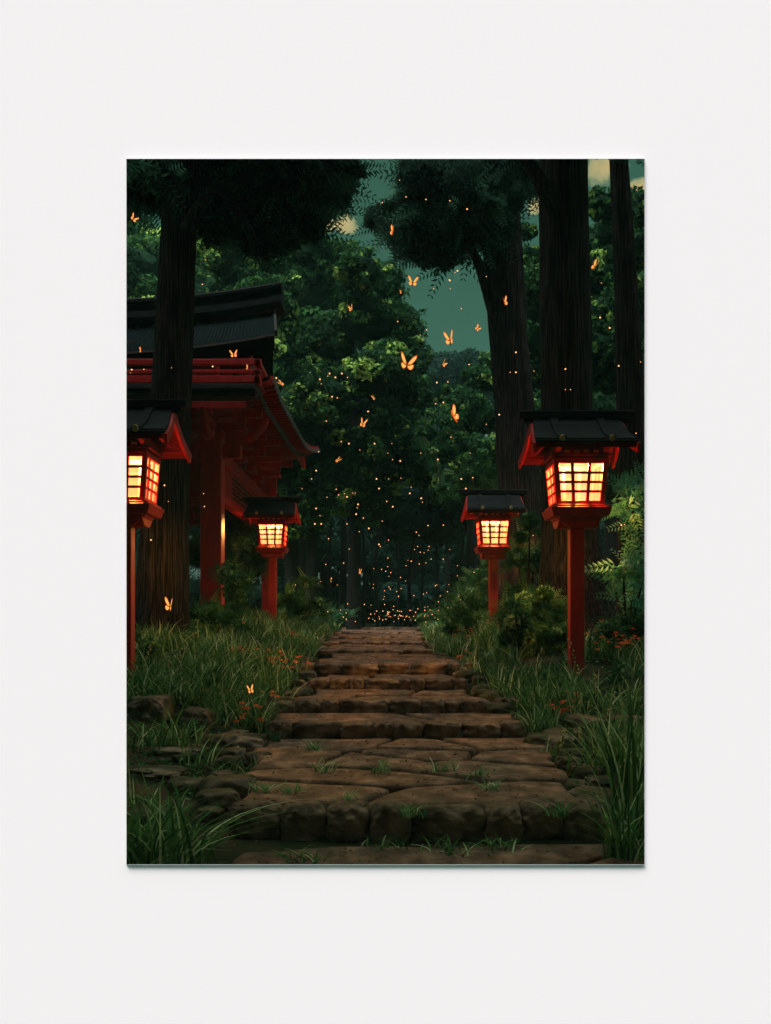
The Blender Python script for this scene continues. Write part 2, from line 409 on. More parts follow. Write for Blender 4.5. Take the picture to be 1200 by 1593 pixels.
slab = ['lowest step of the stone path with big rounded kerb stones and a long cracked landing', 'second step from the bottom with a low kerb at the back of the cracked landing',
        'third step from the bottom with dark kerb stones and one plain brown tread', 'fourth step from the bottom with a narrow brown tread', 'fifth step from the bottom leading to a long tread',
        'sixth step from the bottom between two grass clumps', 'seventh step from the bottom with a thin pale kerb', 'third step from the top, thin and warm lit',
        'second step from the top, thin and warm lit', 'topmost step of the path where the fireflies swarm']
for i in range(10):
    Y, z, hw, cx = ST_Y[i], ST_Z[i], ST_H[i], ST_C[i]
    zlow = ST_Z[i-1] if i else -.17
    Yn = ST_Y[i+1] if i < 9 else 34.5
    rise = z-zlow
    e0 = empty('stone_step', (cx, Y, z), slab[i], 'stone step', 'steps of the stone path')
    r = np.random.default_rng(100+i)
    x = -hw; k = 0
    mean = .31 if i == 0 else (.27 if i < 5 else .36)
    dep = .26 if i == 0 else .22
    wl_ = [(b-a)/F*Y for a, b in zip(*(lambda q: (q, q[1:]))([343, 424, 498, 566, 628, 748, 806, 872, 938]))] if i == 0 else None
    while (k < len(wl_)) if wl_ else (x < hw-.08):
        w = r.choice([.6, .85, 1.0, 1.25, 1.7])*r.uniform(.85, 1.15)*mean; w = wl_[k] if wl_ else min(w, hw-x+.03)
        hgt = rise+.05+r.uniform(-.012, .018)
        dd = dep*r.uniform(.85, 1.15)
        yo = r.uniform(-.03, .03)+(.06*(2*abs(x+w/2)/hw/2)**2)
        stone_obj('kerb_stone', w*1.03, dd, hgt*1.05, M['stone2'], e0, (x+w/2, dd/2+yo, .012-hgt/2+r.uniform(-.008,.01)), r.uniform(-.05, .05),
                  pw=4.3 if i == 0 else 4.8, n=(24 if i == 0 else 15) if i < 5 else 8, amp=.24, seed=i*50+k, fr=2.1)
        x += w; k += 1
    # treads
    ln = Yn-Y-dep*.8
    nxt = {0: (3, 4), 1: (2, 1), 2: (2, 2), 3: (2, 1), 4: (2, 3), 5: (2, 3), 6: (2, 3), 7: (2, 3), 8: (2, 4), 9: (2, 2)}[i]
    wd2 = hw-.02+(.12 if i == 0 else 0)
    flagstones(e0, -wd2, wd2, dep*.75, dep*.75+ln+.05, nxt[0], nxt[1], 11+i*3)
# foreground slab below the lowest step
e0 = empty('stone_paving', (.2, 5.2, -.17), 'flat brown paving slabs in front of the lowest step at the bottom edge', 'paving')
flagstones(e0, -.95, 1.25, -2.4, .12, 2, 3, 90)

# ---------------------------------------------------------------- rocks beside the path
def rock(px, py, wpx, hpx, label, seed, m='rock', pw=3.0, dep=.8, group=None):
    p = hit(px, py); s = F/p.y; w = wpx/s; h = hpx/s*1.5
    o = stone_obj('rock', w, w*dep, h, M[m], None, (p.x, p.y+w*dep*.3, p.z+h*.16), random.uniform(-.4, .4), pw=pw+1.6, n=22, amp=.26, seed=seed, fr=2.1)
    tag(o, label, 'rock', group)
rocks = [
 (232, 1122, 62, 36, 'large dark boulder at the left edge below the grass bank'), (305, 1132, 46, 28, 'squat rock right of the large dark boulder'),
 (362, 1172, 92, 24, 'long flat ledge rock left of the landing under the orange flowers'), (402, 1194, 40, 22, 'small rounded rock touching the left end of the landing'),
 (330, 1248, 44, 36, 'upright rounded rock at the left end of the lowest step'), (290, 1240, 60, 26, 'low layered rock left of the upright one'),
 (240, 1212, 90, 14, 'flat brown slab of rock at the left edge'), (225, 1285, 70, 24, 'half hidden rock behind the big grass clump'),
 (262, 1178, 100, 14, 'long low rock shelf below the boulder'),
 (470, 1086, 34, 16, 'rounded stone at the left end of the third step'), (452, 1112, 34, 16, 'stone under the left end of the second step'),
 (440, 1134, 30, 15, 'stone beside the left corner of the landing'), (497, 1013, 24, 8, 'small pale stone left of the sixth step'),
 (478, 1040, 26, 9, 'small stone left of the fifth step'),
 (862, 1172, 82, 28, 'wide dark flat topped rock right of the landing'), (912, 1142, 68, 26, 'blocky rock behind the wide dark one'),
 (790, 1108, 42, 22, 'square rock at the right end of the third step'), (792, 1128, 54, 12, 'two humped low stone right of the second step'),
 (755, 1080, 40, 14, 'stack like rock right of the fourth step'), (842, 1104, 44, 12, 'thin slab rock in the grass right of the third step'),
 (965, 1130, 70, 16, 'brown slab rock near the right edge behind the tall blades'), (956, 1262, 50, 16, 'small slab at the right end of the lowest step'),
 (940, 1232, 46, 22, 'round topped rock among grass at lower right'), (905, 1208, 40, 18, 'low dark rock right of the cracked landing'),
]
for i, (a, b, c, d, l) in enumerate(rocks): rock(a, b, c, d, l, 300+i)
r = np.random.default_rng(5)
src = []
for s in range(5):
    V, Fc = blob(.2, .16, .12, 4.0, 12, .26, 900+s, 2.0); src.append(np_mesh('edge_rock', V, Fc, True)); src[-1].materials.append(M['rock'])
for i in range(84):
    y = 5.6+ (i/84)**1.3*20+r.uniform(0, .3); sd = -1 if i % 2 else 1
    x = float(xpath(y))+sd*(float(hpath(y))+r.uniform(.03, .3))
    o = bpy.data.objects.new('edge_rock', src[i % 5]); COL.objects.link(o)
    s = r.uniform(.7, 1.9); o.location = (x, y, float(gz(x, y))+.055); o.scale = (s, s, s*r.uniform(.7, 1)); o.rotation_euler = (0, 0, r.uniform(0, 6))
    tag(o, 'small mossy edging rock half sunk in the grass along the side of the stone path', 'rock', 'small rocks edging the path')

# ================================================================ lanterns
def make_lantern():
    root = empty('stand_lantern', (0,0,0), '', 'lantern', 'red roofed lanterns lining the path')
    B = lambda: MB()
    B().box(-.083,.083,-.083,.083,-.15,1.80).build('post', M['red'], root, bevel=.008)
    # stepped bracket under the tray
    pr = [(-.09,1.78),(.09,1.78),(.15,1.80),(.235,1.86),(.27,1.90),(-.27,1.90),(-.235,1.86),(-.15,1.80)]
    B().prism(pr, 'y', -.20, .20).prism([(u*.92, v-.001) for u, v in pr], 'x', -.235, .235).build('bracket', M['red'], root, bevel=.006)
    t = B(); t.hexa([(-.31,-.31,1.90),(.31,-.31,1.90),(.31,.31,1.90),(-.31,.31,1.90),(-.345,-.345,2.0),(.345,-.345,2.0),(.345,.345,2.0),(-.345,.345,2.0)])
    t.box(-.315,.315,-.315,.315,2.0,2.028).build('tray', M['red'], root, bevel=.006)
    # light box: tapering downwards
    zb, zt, wb, wt = 2.028, 2.545, .27, .31
    def hw(z): return wb+(wt-wb)*(z-zb)/(zt-zb)
    lb = B()
    for sx in (-1,1):
        for sy in (-1,1):
            def c(z, k=.055):
                h = hw(z); return [(sx*h,sy*h,z),(sx*(h-k),sy*h,z),(sx*(h-k),sy*(h-k),z),(sx*h,sy*(h-k),z)]
            lb.hexa(c(zb)+c(zt))
    for z0_, z1_ in ((zb, zb+.045), (zt-.055, zt)):
        for s in (-1,1):
            h0, h1 = hw(z0_)-.004, hw(z1_)-.004
            q = .05
            lb.hexa([(-h0+q,s*h0,z0_),(h0-q,s*h0,z0_),(h0-q,s*(h0-.05),z0_),(-h0+q,s*(h0-.05),z0_),(-h1+q,s*h1,z1_),(h1-q,s*h1,z1_),(h1-q,s*(h1-.05),z1_),(-h1+q,s*(h1-.05),z1_)])
            lb.hexa([(s*h0,-h0+q,z0_),(s*h0,h0-q,z0_),(s*(h0-.05),h0-q,z0_),(s*(h0-.05),-h0+q,z0_),(s*h1,-h1+q,z1_),(s*h1,h1-q,z1_),(s*(h1-.05),h1-q,z1_),(s*(h1-.05),-h1+q,z1_)])
    lb.build('light_box', M['red'], root, bevel=.004)
    za, zc = zb+.045, zt-.055
    for ax, s in (('y',-1),('y',1),('x',-1),('x',1)):
        pn = B(); g = B()
        def pt(u, z, dpt):
            h = hw(z)-dpt
            return (u*(hw(z)-.055), s*h, z) if ax == 'y' else (s*h, u*(hw(z)-.055), z)
        pn.add([pt(-1,za,.03),pt(1,za,.03),pt(1,zc,.03),pt(-1,zc,.03)], [(0,1,2,3)])
        w = pn.build('window', M['pane'], root)
        for u in (-.36,.36):
            g.bar(pt(u,za,.022), pt(u*1.08,zc,.022), .036, .02, up=(1,0,0) if ax == 'x' else (0,1,0))
        for kz in (.25,.5,.75):
            z = za+(zc-za)*kz; g.bar(pt(-1,z,.020), pt(1,z,.020), .018, .028)
        g.build('lattice', M['red'], w)
    # frieze with small slots
    f = B(); f.box(-.30,.30,-.30,.30,2.545,2.575); f.box(-.335,.335,-.335,.335,2.575,2.60)
    f.box(-.29,.29,-.29,.29,2.60,2.66)
    fz = f.build('frieze', M['red_shade'], root, bevel=.004)
    for ii in range(4): B().box(-.19+ii*.11,-.13+ii*.11,-.294,-.286,2.612,2.642).build('slot', M['gold'], fz)  # gilt colour stands in for light shining out of the openings
    # bracket arms carrying the eave
    b = B()
    for sx in (-1,1):
        x = sx*.27
        b.prism([(-.52,2.70),(-.52,2.665),(-.40,2.64),(-.33,2.605),(.33,2.605),(.40,2.64),(.52,2.665),(.52,2.70)], 'x', x-.03, x+.03)
    b.bar((-.50,-.46,2.675),(.50,-.46,2.675),.05,.045); b.bar((-.50,.46,2.675),(.50,.46,2.675),.05,.045)
    b.build('eave_bracket', M['red_shade'], root, bevel=.004)
    # roof: two slightly concave slopes with thickness
    def slope(s, t0, t1, xo0, xo1, n=8):
        rows_t, rows_b = [], []
        for i in range(n+1):
            u = i/n; y = s*(.62*u); z = 3.03-.36*u-.05*math.sin(math.pi*u); xo = xo0+(xo1-xo0)*u
            rows_t.append([(-xo, y, z+t1), (xo, y, z+t1)]); rows_b.append([(-xo, y, z+t0), (xo, y, z+t0)])
        m = B(); m.strip(rows_t); m.strip(rows_b)
        for rr in ([0, n],): 
            for i in rr:
                a, b_ = rows_t[i], rows_b[i]; m.add([a[0],a[1],b_[1],b_[0]], [(0,1,2,3)])
        for e_ in (0, 1):
            m.add([r_[e_] for r_ in rows_t]+[r_[e_] for r_ in rows_b], [(i, i+1, n+2+i, n+1+i) for i in range(n)])
        return m
    rf = None
    for s_ in (-1, 1):
        o = slope(s_, .0, .045, .50, .56).build('roof', M['black'], root)
        if s_ == -1: rf = o
        slope(s_, -.055, -.003, .475, .535).build('fascia', M['red_shade'], o, bevel=0)
        for x in (-.27, .27):
            bt = B(); rows = []
            for i in range(9):
                u = i/8*1.0; y = s_*(.62*u+.012*(i == 8)); z = 3.03-.36*u-.05*math.sin(math.pi*u)+.046
                rows.append((x, y, z))
            for a, b_ in zip(rows, rows[1:]): bt.bar(a, b_, .085, .045)
            bt.build('batten', M['black'], o, bevel=.006)
            B().tube([(x, s_*.625, 2.715), (x, s_*.650, 2.712)], [.036, .030], 12).build('end_cap', M['gold'], o)
        # pale strip painted as the highlight along the eave
        ed = B(); ed.bar((-.562, s_*.628, 2.692), (.562, s_*.628, 2.692), .016, .012); ed.build('eave_highlight', M['edge'], o)
    # gable ends: barge boards and infill
    for sx in (-1, 1):
        gb = B()
        for s_ in (-1, 1):
            pts = []
            for i in range(7):
                u = i/6; pts.append((s_*.61*u, 3.03-.36*u-.05*math.sin(math.pi*u)-.004))
            for (a, za_), (b_, zb_) in zip(pts, pts[1:]):
                gb.bar((sx*(.515+.055*abs(a)/.61), a, za_-.055), (sx*(.515+.055*abs(b_)/.61), b_, zb_-.055), .03, .105, up=(0,0,1))
        gb.build('barge_board', M['red'], root, bevel=0)
        tr = B(); tr.prism([(-.46,2.70),(.46,2.70),(.22,2.86),(0,2.99),(-.22,2.86)], 'x', sx*.40-.012, sx*.40+.012); tr.build('gable_board', M['redd'], root)
    cap = B(); cap.box(-.66,.66,-.075,.075,3.055,3.125); cap.box(-.60,.60,-.05,.05,3.0,3.055)
    c_ = cap.build('ridge_cap', M['black'], root, bevel=.008)
    ed = B(); ed.box(-.665,.665,-.079,-.070,3.121,3.133); ed.build('ridge_highlight', M['edge'], c_)
    L = bpy.data.lights.new('lamp', 'POINT'); L.energy = LAMP_W; L.color = (1, .68, .36); L.shadow_soft_size = .025
    lo = bpy.data.objects.new('lamp', L); COL.objects.link(lo); lo.parent = root; lo.location = (0, 0, 2.515)
    return root
LAMP_W = 500.0
lant = make_lantern()
spots = [((2.20, 11.13, .32), 'large red lantern with black roof at right, nearest on that side of the path', 0),
         ((-2.78, 10.3, .26), 'large red lantern cut off by the left edge in front of the dark trunk', 0),
         ((2.10, 18.8, .43), 'smaller red lantern right of the path between the big one and the steps', 0),
         ((-2.51, 21.4, .61), 'smallest red lantern left of the path beside the shrine gate', 0)]
for i, (l, lab, rz) in enumerate(spots):
    o = lant if i == 0 else copy_tree(lant)
    o.location = l; o.rotation_euler.z = rz; o['label'] = lab

# ================================================================ shrine gate
def make_gate():
    root = empty('shrine_gate', (-3.3, 18.2, .45), 'tall dark roofed shrine gate with red posts and brackets on the left', 'shrine gate')
    O = Vector((-3.3, 18.2, .45))
    def A(x, y, z): return (x-O.x, y-O.y, z+H-O.z)       # x,y world, z above the eye
    def box(m, x0, x1, y0, y1, z0, z1):
        a = A(x0, y0, z0); b = A(x1, y1, z1); m.box(a[0], b[0], a[1], b[1], a[2], b[2]); return m
    # posts
    for (x, y) in ((-3.3, 18.4), (-3.3, 27.4), (-9.0, 18.4), (-9.0, 27.4)):
        p = box(MB(), x-.2, x+.2, y-.2, y+.2, -.75, 3.42).build('post', M['red'], root, bevel=.02)
        box(MB(), x-.26, x+.26, y-.26, y+.26, -.8, -.42).build('post_base', M['stone2'], p, bevel=.03)
    # lower tie beams and wall panels
    m = MB(); box(m, -9.4, -2.75, 18.3, 18.5, 3.02, 3.30); box(m, -3.4, -3.2, 18.6, 27.2, 3.02, 3.30)
    box(m, -3.38, -3.22, 18.6, 27.2, 2.28, 2.46); box(m, -9.0, -3.5, 18.33, 18.47, 2.28, 2.42)
    m.build('tie_beam', M['redd'], root, bevel=.015)
    m = MB(); box(m, -3.34, -3.26, 18.6, 27.2, 2.46, 3.02); box(m, -9.0, -3.5, 18.36, 18.44, 2.42, 3.02)
    # louvre slats
    pn = m.build('wall_panel', M['redd'], root)
    m = MB()
    for kk in range(5): box(m, -3.262, -3.235, 20.5, 26.5, 2.52+kk*.10, 2.545+kk*.10)
    m.build('louvre', M['beam'], pn)
    # back cross wall that closes the opening behind the post
    m = MB(); box(m, -9, -3.1, 27.3, 27.5, 2.6, 4.5); m.build('back_panel', M['redd'], root)
    # bracket clusters
    def bracket(x, y, s=1.0):
        m = MB()
        box(m, x-.22*s, x+.22*s, y-.22*s, y+.22*s, 3.42, 3.56)
        box(m, x-.62*s, x+.62*s, y-.09*s, y+.09*s, 3.56, 3.70); box(m, x-.09*s, x+.09*s, y-.85*s, y+.62*s, 3.56, 3.701)
        for dx in (-.52, 0, .52): box(m, x+dx*s-.12*s, x+dx*s+.12*s, y-.13*s, y+.13*s, 3.70, 3.80)
        for dy in (-.75,): box(m, x-.13*s, x+.13*s, y+dy*s-.12*s, y+dy*s+.12*s, 3.70, 3.80)
        box(m, x-.95*s, x+.95*s, y-.085*s, y+.085*s, 3.80, 3.93)
        box(m, x-.75*s, x+.75*s, y-.85*s, y-.66*s, 3.80, 3.931)
        # carved nose scrolls
        for (sx, sy) in (((1,0),(0,-1)) if y < 20 else ()):
            pts = [];
            for k in range(9):
                t = k/8; pts.append(A(x+sx*(.3+.75*t), y+sy*(.3+.75*t), 3.50-.16*math.sin(t*3.1)+.28*t*t))
            m.tube(pts, [.11,.12,.12,.11,.10,.09,.085,.09,.05], 8)
        return m.build('bracket_cluster', M['redd'], root, bevel=.012)
    for (x, y) in ((-3.3, 18.4), (-5.2, 18.4), (-7.1, 18.4), (-3.3, 21.4), (-3.3, 24.4)): bracket(x, y)
    # upper storey body, floor beams
    m = MB(); box(m, -9.3, -2.95, 18.3, 27.3, 3.93, 4.02); box(m, -9.1, -2.75, 18.9, 26.6, 4.7, 5.4); m.build('upper_wall', M['redd'], root)
    m = MB(); box(m, -10.0, -2.3, 17.02, 17.40, 3.90, 3.99); box(m, -10.0, -2.3, 16.96, 17.44, 4.02, 4.11); m.build('eave_beam', M['beam'], root, bevel=.012)
    # balcony rails
    m = MB()
    for z0, z1, yy in ((4.14, 4.26, 17.0), (4.33, 4.38, 17.05), (4.47, 4.57, 17.05)):
        box(m, -10, -2.2+(.12 if z0 > 4.5 else 0), yy, yy+.10, z0, z1)
        box(m, -2.32, -2.22, yy, 26.8, z0, z1)
    for k in range(14): box(m, -2.42-k*.56-.03, -2.42-k*.56+.03, 17.065, 17.135, 4.26, 4.47)
    for k in range(14): box(m, -2.31, -2.23, 18.1+k*.64-.03, 18.1+k*.64+.03, 4.32, 4.55)
    m.build('balustrade', M['red'], root, bevel=.008)
    # side skirt roof running away from the viewer, corners turned up
    def eav(t):                                         # eave edge along depth, t 0..1
        y = 17.3+t*8.7; up = .42*max(0, (t-.55)/.45)**2+.14*max(0, (.18-t)/.18)**2
        return -2.02+.12*t+.08*max(0, (t-.6)/.4)**2, y, 4.10+up
    n = 24; top = []; bot = []
    for k in range(n+1):
        x, y, z = eav(k/n); yi = 18.3+(k/n)*7.4
        rt = []; rb = []
        for j in range(6):
            u = j/5; X = x+(-2.9-x)*u; Yv = y+(yi-y)*u; Z = z+(4.55-z)*u-.12*math.sin(u*math.pi)
            rt.append(A(X, Yv, Z+.12)); rb.append(A(X, Yv, Z+.03))
        top.append(rt); bot.append(rb)
    m = MB(); m.strip(top); m.strip(bot); m.add([r_[0] for r_ in top]+[r_[0] for r_ in bot], [(i, i+1, n+2+i, n+1+i) for i in range(n)])
    m.add([p for p in top[0]]+[p for p in bot[0]], [(i, i+1, 7+i, 6+i) for i in range(5)])
    sk = m.build('side_roof', M['thatch'], root)
    m3 = MB()
    for k in range(40):
        t = k/39; x, y, z = eav(t); 
        for row, (dx, dz) in enumerate(((.02, -.02), (-.28, -.13))):
            a = A(x+dx, y, z+dz); b = A(-3.15, 18.3+t*7.6, 4.25+dz*1.2)
            av = Vector(a); d = (av-Vector(b)).normalized()
            q = MB().bar(a, b, .075, .08).bar(av+d*.002, av+d*.03, .078, .083).build('rafter', M['redd'], sk)
            q.data.materials.append(M['edge'])
            for pg in q.data.polygons[6:]: pg.material_index = 1
    for k in range(n):
        a = eav(k/n); b = eav((k+1)/n)
        m3.bar(A(a[0]-.02, a[1], a[2]+.055), A(b[0]-.02, b[1], b[2]+.055), .05, .07)
        m3.bar(A(a[0]-.30, a[1], a[2]-.055), A(b[0]-.30, b[1], b[2]-.055), .05, .05)
    m3.build('eave_board', M['red'], sk)
    # upper thatched roof, gently sweeping up at its right end
    def sweep(x): return .34*max(0, (x+6.0)/3.9)**2.2
    xs = [-11+k*(9.0)/30 for k in range(31)]
    def prof(u):                                         # u 0 eave .. 1 ridge
        return 17.35+2.95*u, 4.74+1.42*u**1.25
    def xe(x, y): return x-max(0, (x+7)/5)*max(0, y-17.4)*.125
    rt, rb = [], []
    for u in [i/12 for i in range(13)]:
        y, z = prof(u)
        rt.append([A(xe(x, y), y, z+sweep(x)*(1-.25*u)) for x in xs])
    back = []
    for u in [i/8 for i in range(9)]:
        y, z = prof(1-u); back.append([A(xe(x, 40.6-y), 20.3+(20.3-y), z+sweep(x)*(1-.25*(1-u))) for x in xs])
    m = MB(); m.strip(rt); m.strip(back)
    for rows in (rt, back):
        low = [[(p[0], p[1], p[2]-.30) for p in rr] for rr in rows]; m.strip(low)
        for e_ in (0, -1):
            m.strip([[r_[e_] for r_ in rows], [r_[e_] for r_ in low]])
    m.strip([rt[0], [(p[0], p[1]+.05, p[2]-.30) for p in rt[0]]]); m.strip([back[-1], [(p[0], p[1], p[2]-.30) for p in back[-1]]])
    for i in range(130):
        f = i/129*30*.999; k_ = int(f); g_ = f-k_
        pth = [Vector(r_[k_])*(1-g_)+Vector(r_[k_+1])*g_+Vector((0, 0, .012)) for r_ in rt]
        m.tube(pth, .013, 4)
    rf = m.build('upper_roof', M['thatch'], root)
    m = MB()
    for a, b in zip(rt[0], rt[0][1:]): m.bar(Vector(a)+Vector((0,-.02,-.02)), Vector(b)+Vector((0,-.02,-.02)), .03, .03)
    m.build('eave_highlight', M['edge'], rf)
    # verge board catching light
    m = MB()
    for a, b in zip(rt, rt[1:]):
        p, q = Vector(a[-1]), Vector(b[-1]); m.bar(p+Vector((.03,0,.02)), q+Vector((.03,0,.02)), .05, .09)
    m.build('verge_board', M['beam'], rf)
    # red soffit beams under the upper eave
    m = MB(); box(m, -10, -2.5, 17.9, 18.05, 4.72, 4.86); box(m, -2.7, -2.55, 18.05, 26.5, 4.72, 4.86)
    m.build('soffit_beam', M['redd'], root)
    # ridge
    xs = [x-.16 for x in xs]; m = MB()
    for (yo, w, zb, zt) in ((20.3, 1.0, 6.14, 6.21), (20.3, .86, 6.21, 6.29), (20.3, .66, 6.29, 6.35), (20.3, .58, 6.35, 6.46), (20.3, .74, 6.46, 6.50), (20.3, .82, 6.50, 6.56)):
        for xa, xb in zip(xs, xs[1:]):
            sa, sb = sweep(xa+.16)*1.0, sweep(xb+.16)*1.0
            m.hexa([A(xa,yo-w/2,zb+sa),A(xb,yo-w/2,zb+sb),A(xb,yo+w/2,zb+sb),A(xa,yo+w/2,zb+sa),A(xa,yo-w/2,zt+sa),A(xb,yo-w/2,zt+sb),A(xb,yo+w/2,zt+sb),A(xa,yo+w/2,zt+sa)])
    rg = m.build('ridge', M['black'], rf)
    m = MB()
    for xa, xb in zip(xs, xs[1:]):
        sa, sb = sweep(xa+.16)*1.0, sweep(xb+.16)*1.0
        m.bar(A(xa, 19.895, 6.555+sa), A(xb, 19.895, 6.555+sb), .02, .02)
    m.build('ridge_highlight', M['edge'], rg)
make_gate()

# ================================================================ trees
def trunk_mesh(pts, rad, seed=0, nseg=72, ridges=15, amp=.10, flare=0):
    """pts list of centre points (x,y,z), rad list; densely ringed with drifting vertical ridges"""
    pts = np.array(pts, float); rad = np.array(rad, float)
    t = np.concatenate([[0], np.cumsum(np.linalg.norm(np.diff(pts, axis=0), axis=1))]); m = int(t[-1]/.09)+2
    s = np.linspace(0, t[-1], m)
    C = np.stack([np.interp(s, t, pts[:, k]) for k in range(3)], -1); Rr = np.interp(s, t, rad)
    th = np.linspace(0, 2*np.pi, nseg, endpoint=False)
    S, TH = np.meshgrid(s, th, indexing='ij')
    q = np.stack([np.cos(TH)*ridges/4.5+seed+5, np.sin(TH)*ridges/4.5+seed+5, S*.28+seed], -1)
    w = fbm(q, 3); rd = 1-np.abs(w-.44)*5.0
    big = fbm(np.stack([np.cos(TH)*1.1+seed+9, np.sin(TH)*1.1+9, S*.12], -1), 2)-.4
    RR = Rr[:, None]*(1+amp*np.clip(rd, -1, 1)+.18*big)
    if flare:
        lob = 1+.5*np.sin(TH*5+seed)**2
        RR = RR*(1+flare*np.exp(-S/.45)*lob)
    # branch frame: use local perpendicular
    d = np.gradient(C, axis=0); d /= np.linalg.norm(d, axis=1, keepdims=True)
    a = np.where(np.abs(d[:, 2:3]) > .6, np.array([[1., 0, 0]]), np.array([[0, 0, 1.]])); u = np.cross(a, d)*1.0; u /= np.linalg.norm(u, axis=1, keepdims=True); v = np.cross(d, u)
    V = C[:, None, :]+RR[..., None]*(np.cos(TH)[..., None]*u[:, None, :]+np.sin(TH)[..., None]*v[:, None, :])
    i, j = np.meshgrid(np.arange(m-1), np.arange(nseg), indexing='ij'); A_ = (i*nseg+j).ravel(); B_ = (i*nseg+(j+1) % nseg).ravel()
    return V.reshape(-1, 3), np.stack([A_, B_, B_+nseg, A_+nseg], -1)

def merge(parts):
    V = []; Fc = []; T_ = []; b = 0
    for p in parts:
        V.append(p[0]); Fc.append(p[1]+b); b += len(p[0])
        if len(p) > 2: T_.append(p[2])
    return np.concatenate(V), np.concatenate(Fc), (np.concatenate(T_) if T_ else None)

def leaves(Pn, Nn, size, asp=.5, r=None, droop=0, var=.5, tint=None):
    """rhombic leaf per point; Nn the facing; returns V, F, tint"""
    n = len(Pn); r = r or rng
    Nn = Nn/np.maximum(np.linalg.norm(Nn, axis=1, keepdims=True), 1e-6)
    a = r.normal(size=(n, 3)); a[:, 2] -= droop
    u = a-(a*Nn).sum(1, keepdims=True)*Nn; u /= np.maximum(np.linalg.norm(u, axis=1, keepdims=True), 1e-6); v = np.cross(Nn, u)
    s = size*(1-var/2+var*r.random((n, 1)))
    V = np.stack([Pn-u*s*.5, Pn-v*s*asp*.5+u*s*.05, Pn+u*s*.5-Nn*s*.08, Pn+v*s*asp*.5+u*s*.05], 1).reshape(-1, 3)
    Fc = np.arange(4*n).reshape(n, 4)
    return V, Fc, (r.random(n) if tint is None else tint)

def crown(blobs, dens, size, asp=.55, seed=0, flat=.75, lump=.34, nl=26, core=.72, droop=0, spread=.55, spiky=0, sprays=0, sat=0):
    """blobs (x,y,z,r). Secondary lumps sit on each blob, leaves on each lump."""
    r = np.random.default_rng(seed); parts = []
    if sat:                                     # small satellite clumps break up the outline
        more = []
        for (x, y, z, R_) in blobs:
            for _ in range(sat):
                a = r.uniform(0, 2*math.pi); q = R_*r.uniform(.95, 1.2); more.append((x+math.cos(a)*q, y+r.uniform(-.3, .3)*R_, z+math.sin(a)*q*flat, R_*r.uniform(.16, .34)))
        blobs = list(blobs)+more
    for (x, y, z, R_) in blobs:
        c = np.array([x, y, z])
        k = int(nl*r.uniform(.8, 1.2))
        d = r.normal(size=(k, 3)); d /= np.linalg.norm(d, axis=1, keepdims=True)
        d[:, 1] = np.where(d[:, 1] > .45, -d[:, 1], d[:, 1])         # few lumps at the far side
        lc = c+d*R_*r.uniform(.55, .95, (k, 1))*np.array([1, 1, flat+.1]); lr = R_*lump*r.uniform(.55, 1.25, k)
        lt = r.random(k)
        for q in range(k):
            n = max(12, int(dens*4*math.pi*lr[q]**2))
            e_ = r.normal(size=(n, 3)); e_ /= np.linalg.norm(e_, axis=1, keepdims=True)
            rad = lr[q]*(1-.35*r.random((n, 1))**2+.10*r.random((n, 1)))
            p = lc[q]+e_*rad*np.array([1, 1, .72])
            w = vnoise(p/lr[q]*1.6+q)
            keep = (w+.25*r.random(n)) > .36
            p, e2 = p[keep], e_[keep]
            t = np.clip(.95*lt[q]**1.8+.22*r.random(len(p)), 0, 1)  # some lumps tinted paler to paint sunlit patches
            nn = e2+spread*r.normal(size=e2.shape)
            if spiky:
                parts.append(leaves(p+e2*spiky*size*.5*r.random((len(p), 1)), np.cross(e2, r.normal(size=e2.shape)), size, asp, r, droop, .6, t))
            else:
                parts.append(leaves(p, nn, size, asp, r, droop, .6, t))
        if sprays:
            m_ = int(sprays*R_*R_*8)
            d = r.normal(size=(m_, 3)); d[:, 1] *= .7; d /= np.linalg.norm(d, axis=1, keepdims=True)
            st_ = c+d*R_*.85*np.array([1, 1, flat+.1]); dr = d+.45*r.normal(size=d.shape); dr[:, 2] -= droop*.4; dr /= np.linalg.norm(dr, axis=1, keepdims=True)
            L_ = size*r.uniform(2.0, 4.2, (m_, 1)); sd_ = np.cross(dr, r.normal(size=d.shape)*.5+np.array([0, 1., .3])); sd_ /= np.linalg.norm(sd_, axis=1, keepdims=True)
            tt = r.uniform(.2, 1, m_)
            for q in range(7):
                f = q/6
                for sg in (-1, 1):
                    a0 = st_+dr*L_*f; ld = dr*.75+sd_*sg*.9; ld /= np.linalg.norm(ld, axis=1, keepdims=True); ln_ = size*(1.15-.6*f)
                    wv = np.cross(ld, np.cross(dr, sd_)); wv /= np.maximum(np.linalg.norm(wv, axis=1, keepdims=True), 1e-6); wv = wv*ln_*.13
                    Vq = np.stack([a0, a0+ld*ln_*.5+wv, a0+ld*ln_, a0+ld*ln_*.5-wv], 1).reshape(-1, 3)
                    parts.append((Vq, np.arange(4*m_).reshape(m_, 4), tt))
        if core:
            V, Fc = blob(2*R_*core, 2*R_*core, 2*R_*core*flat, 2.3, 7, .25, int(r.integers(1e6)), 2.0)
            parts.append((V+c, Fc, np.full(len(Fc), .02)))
    return merge(parts)

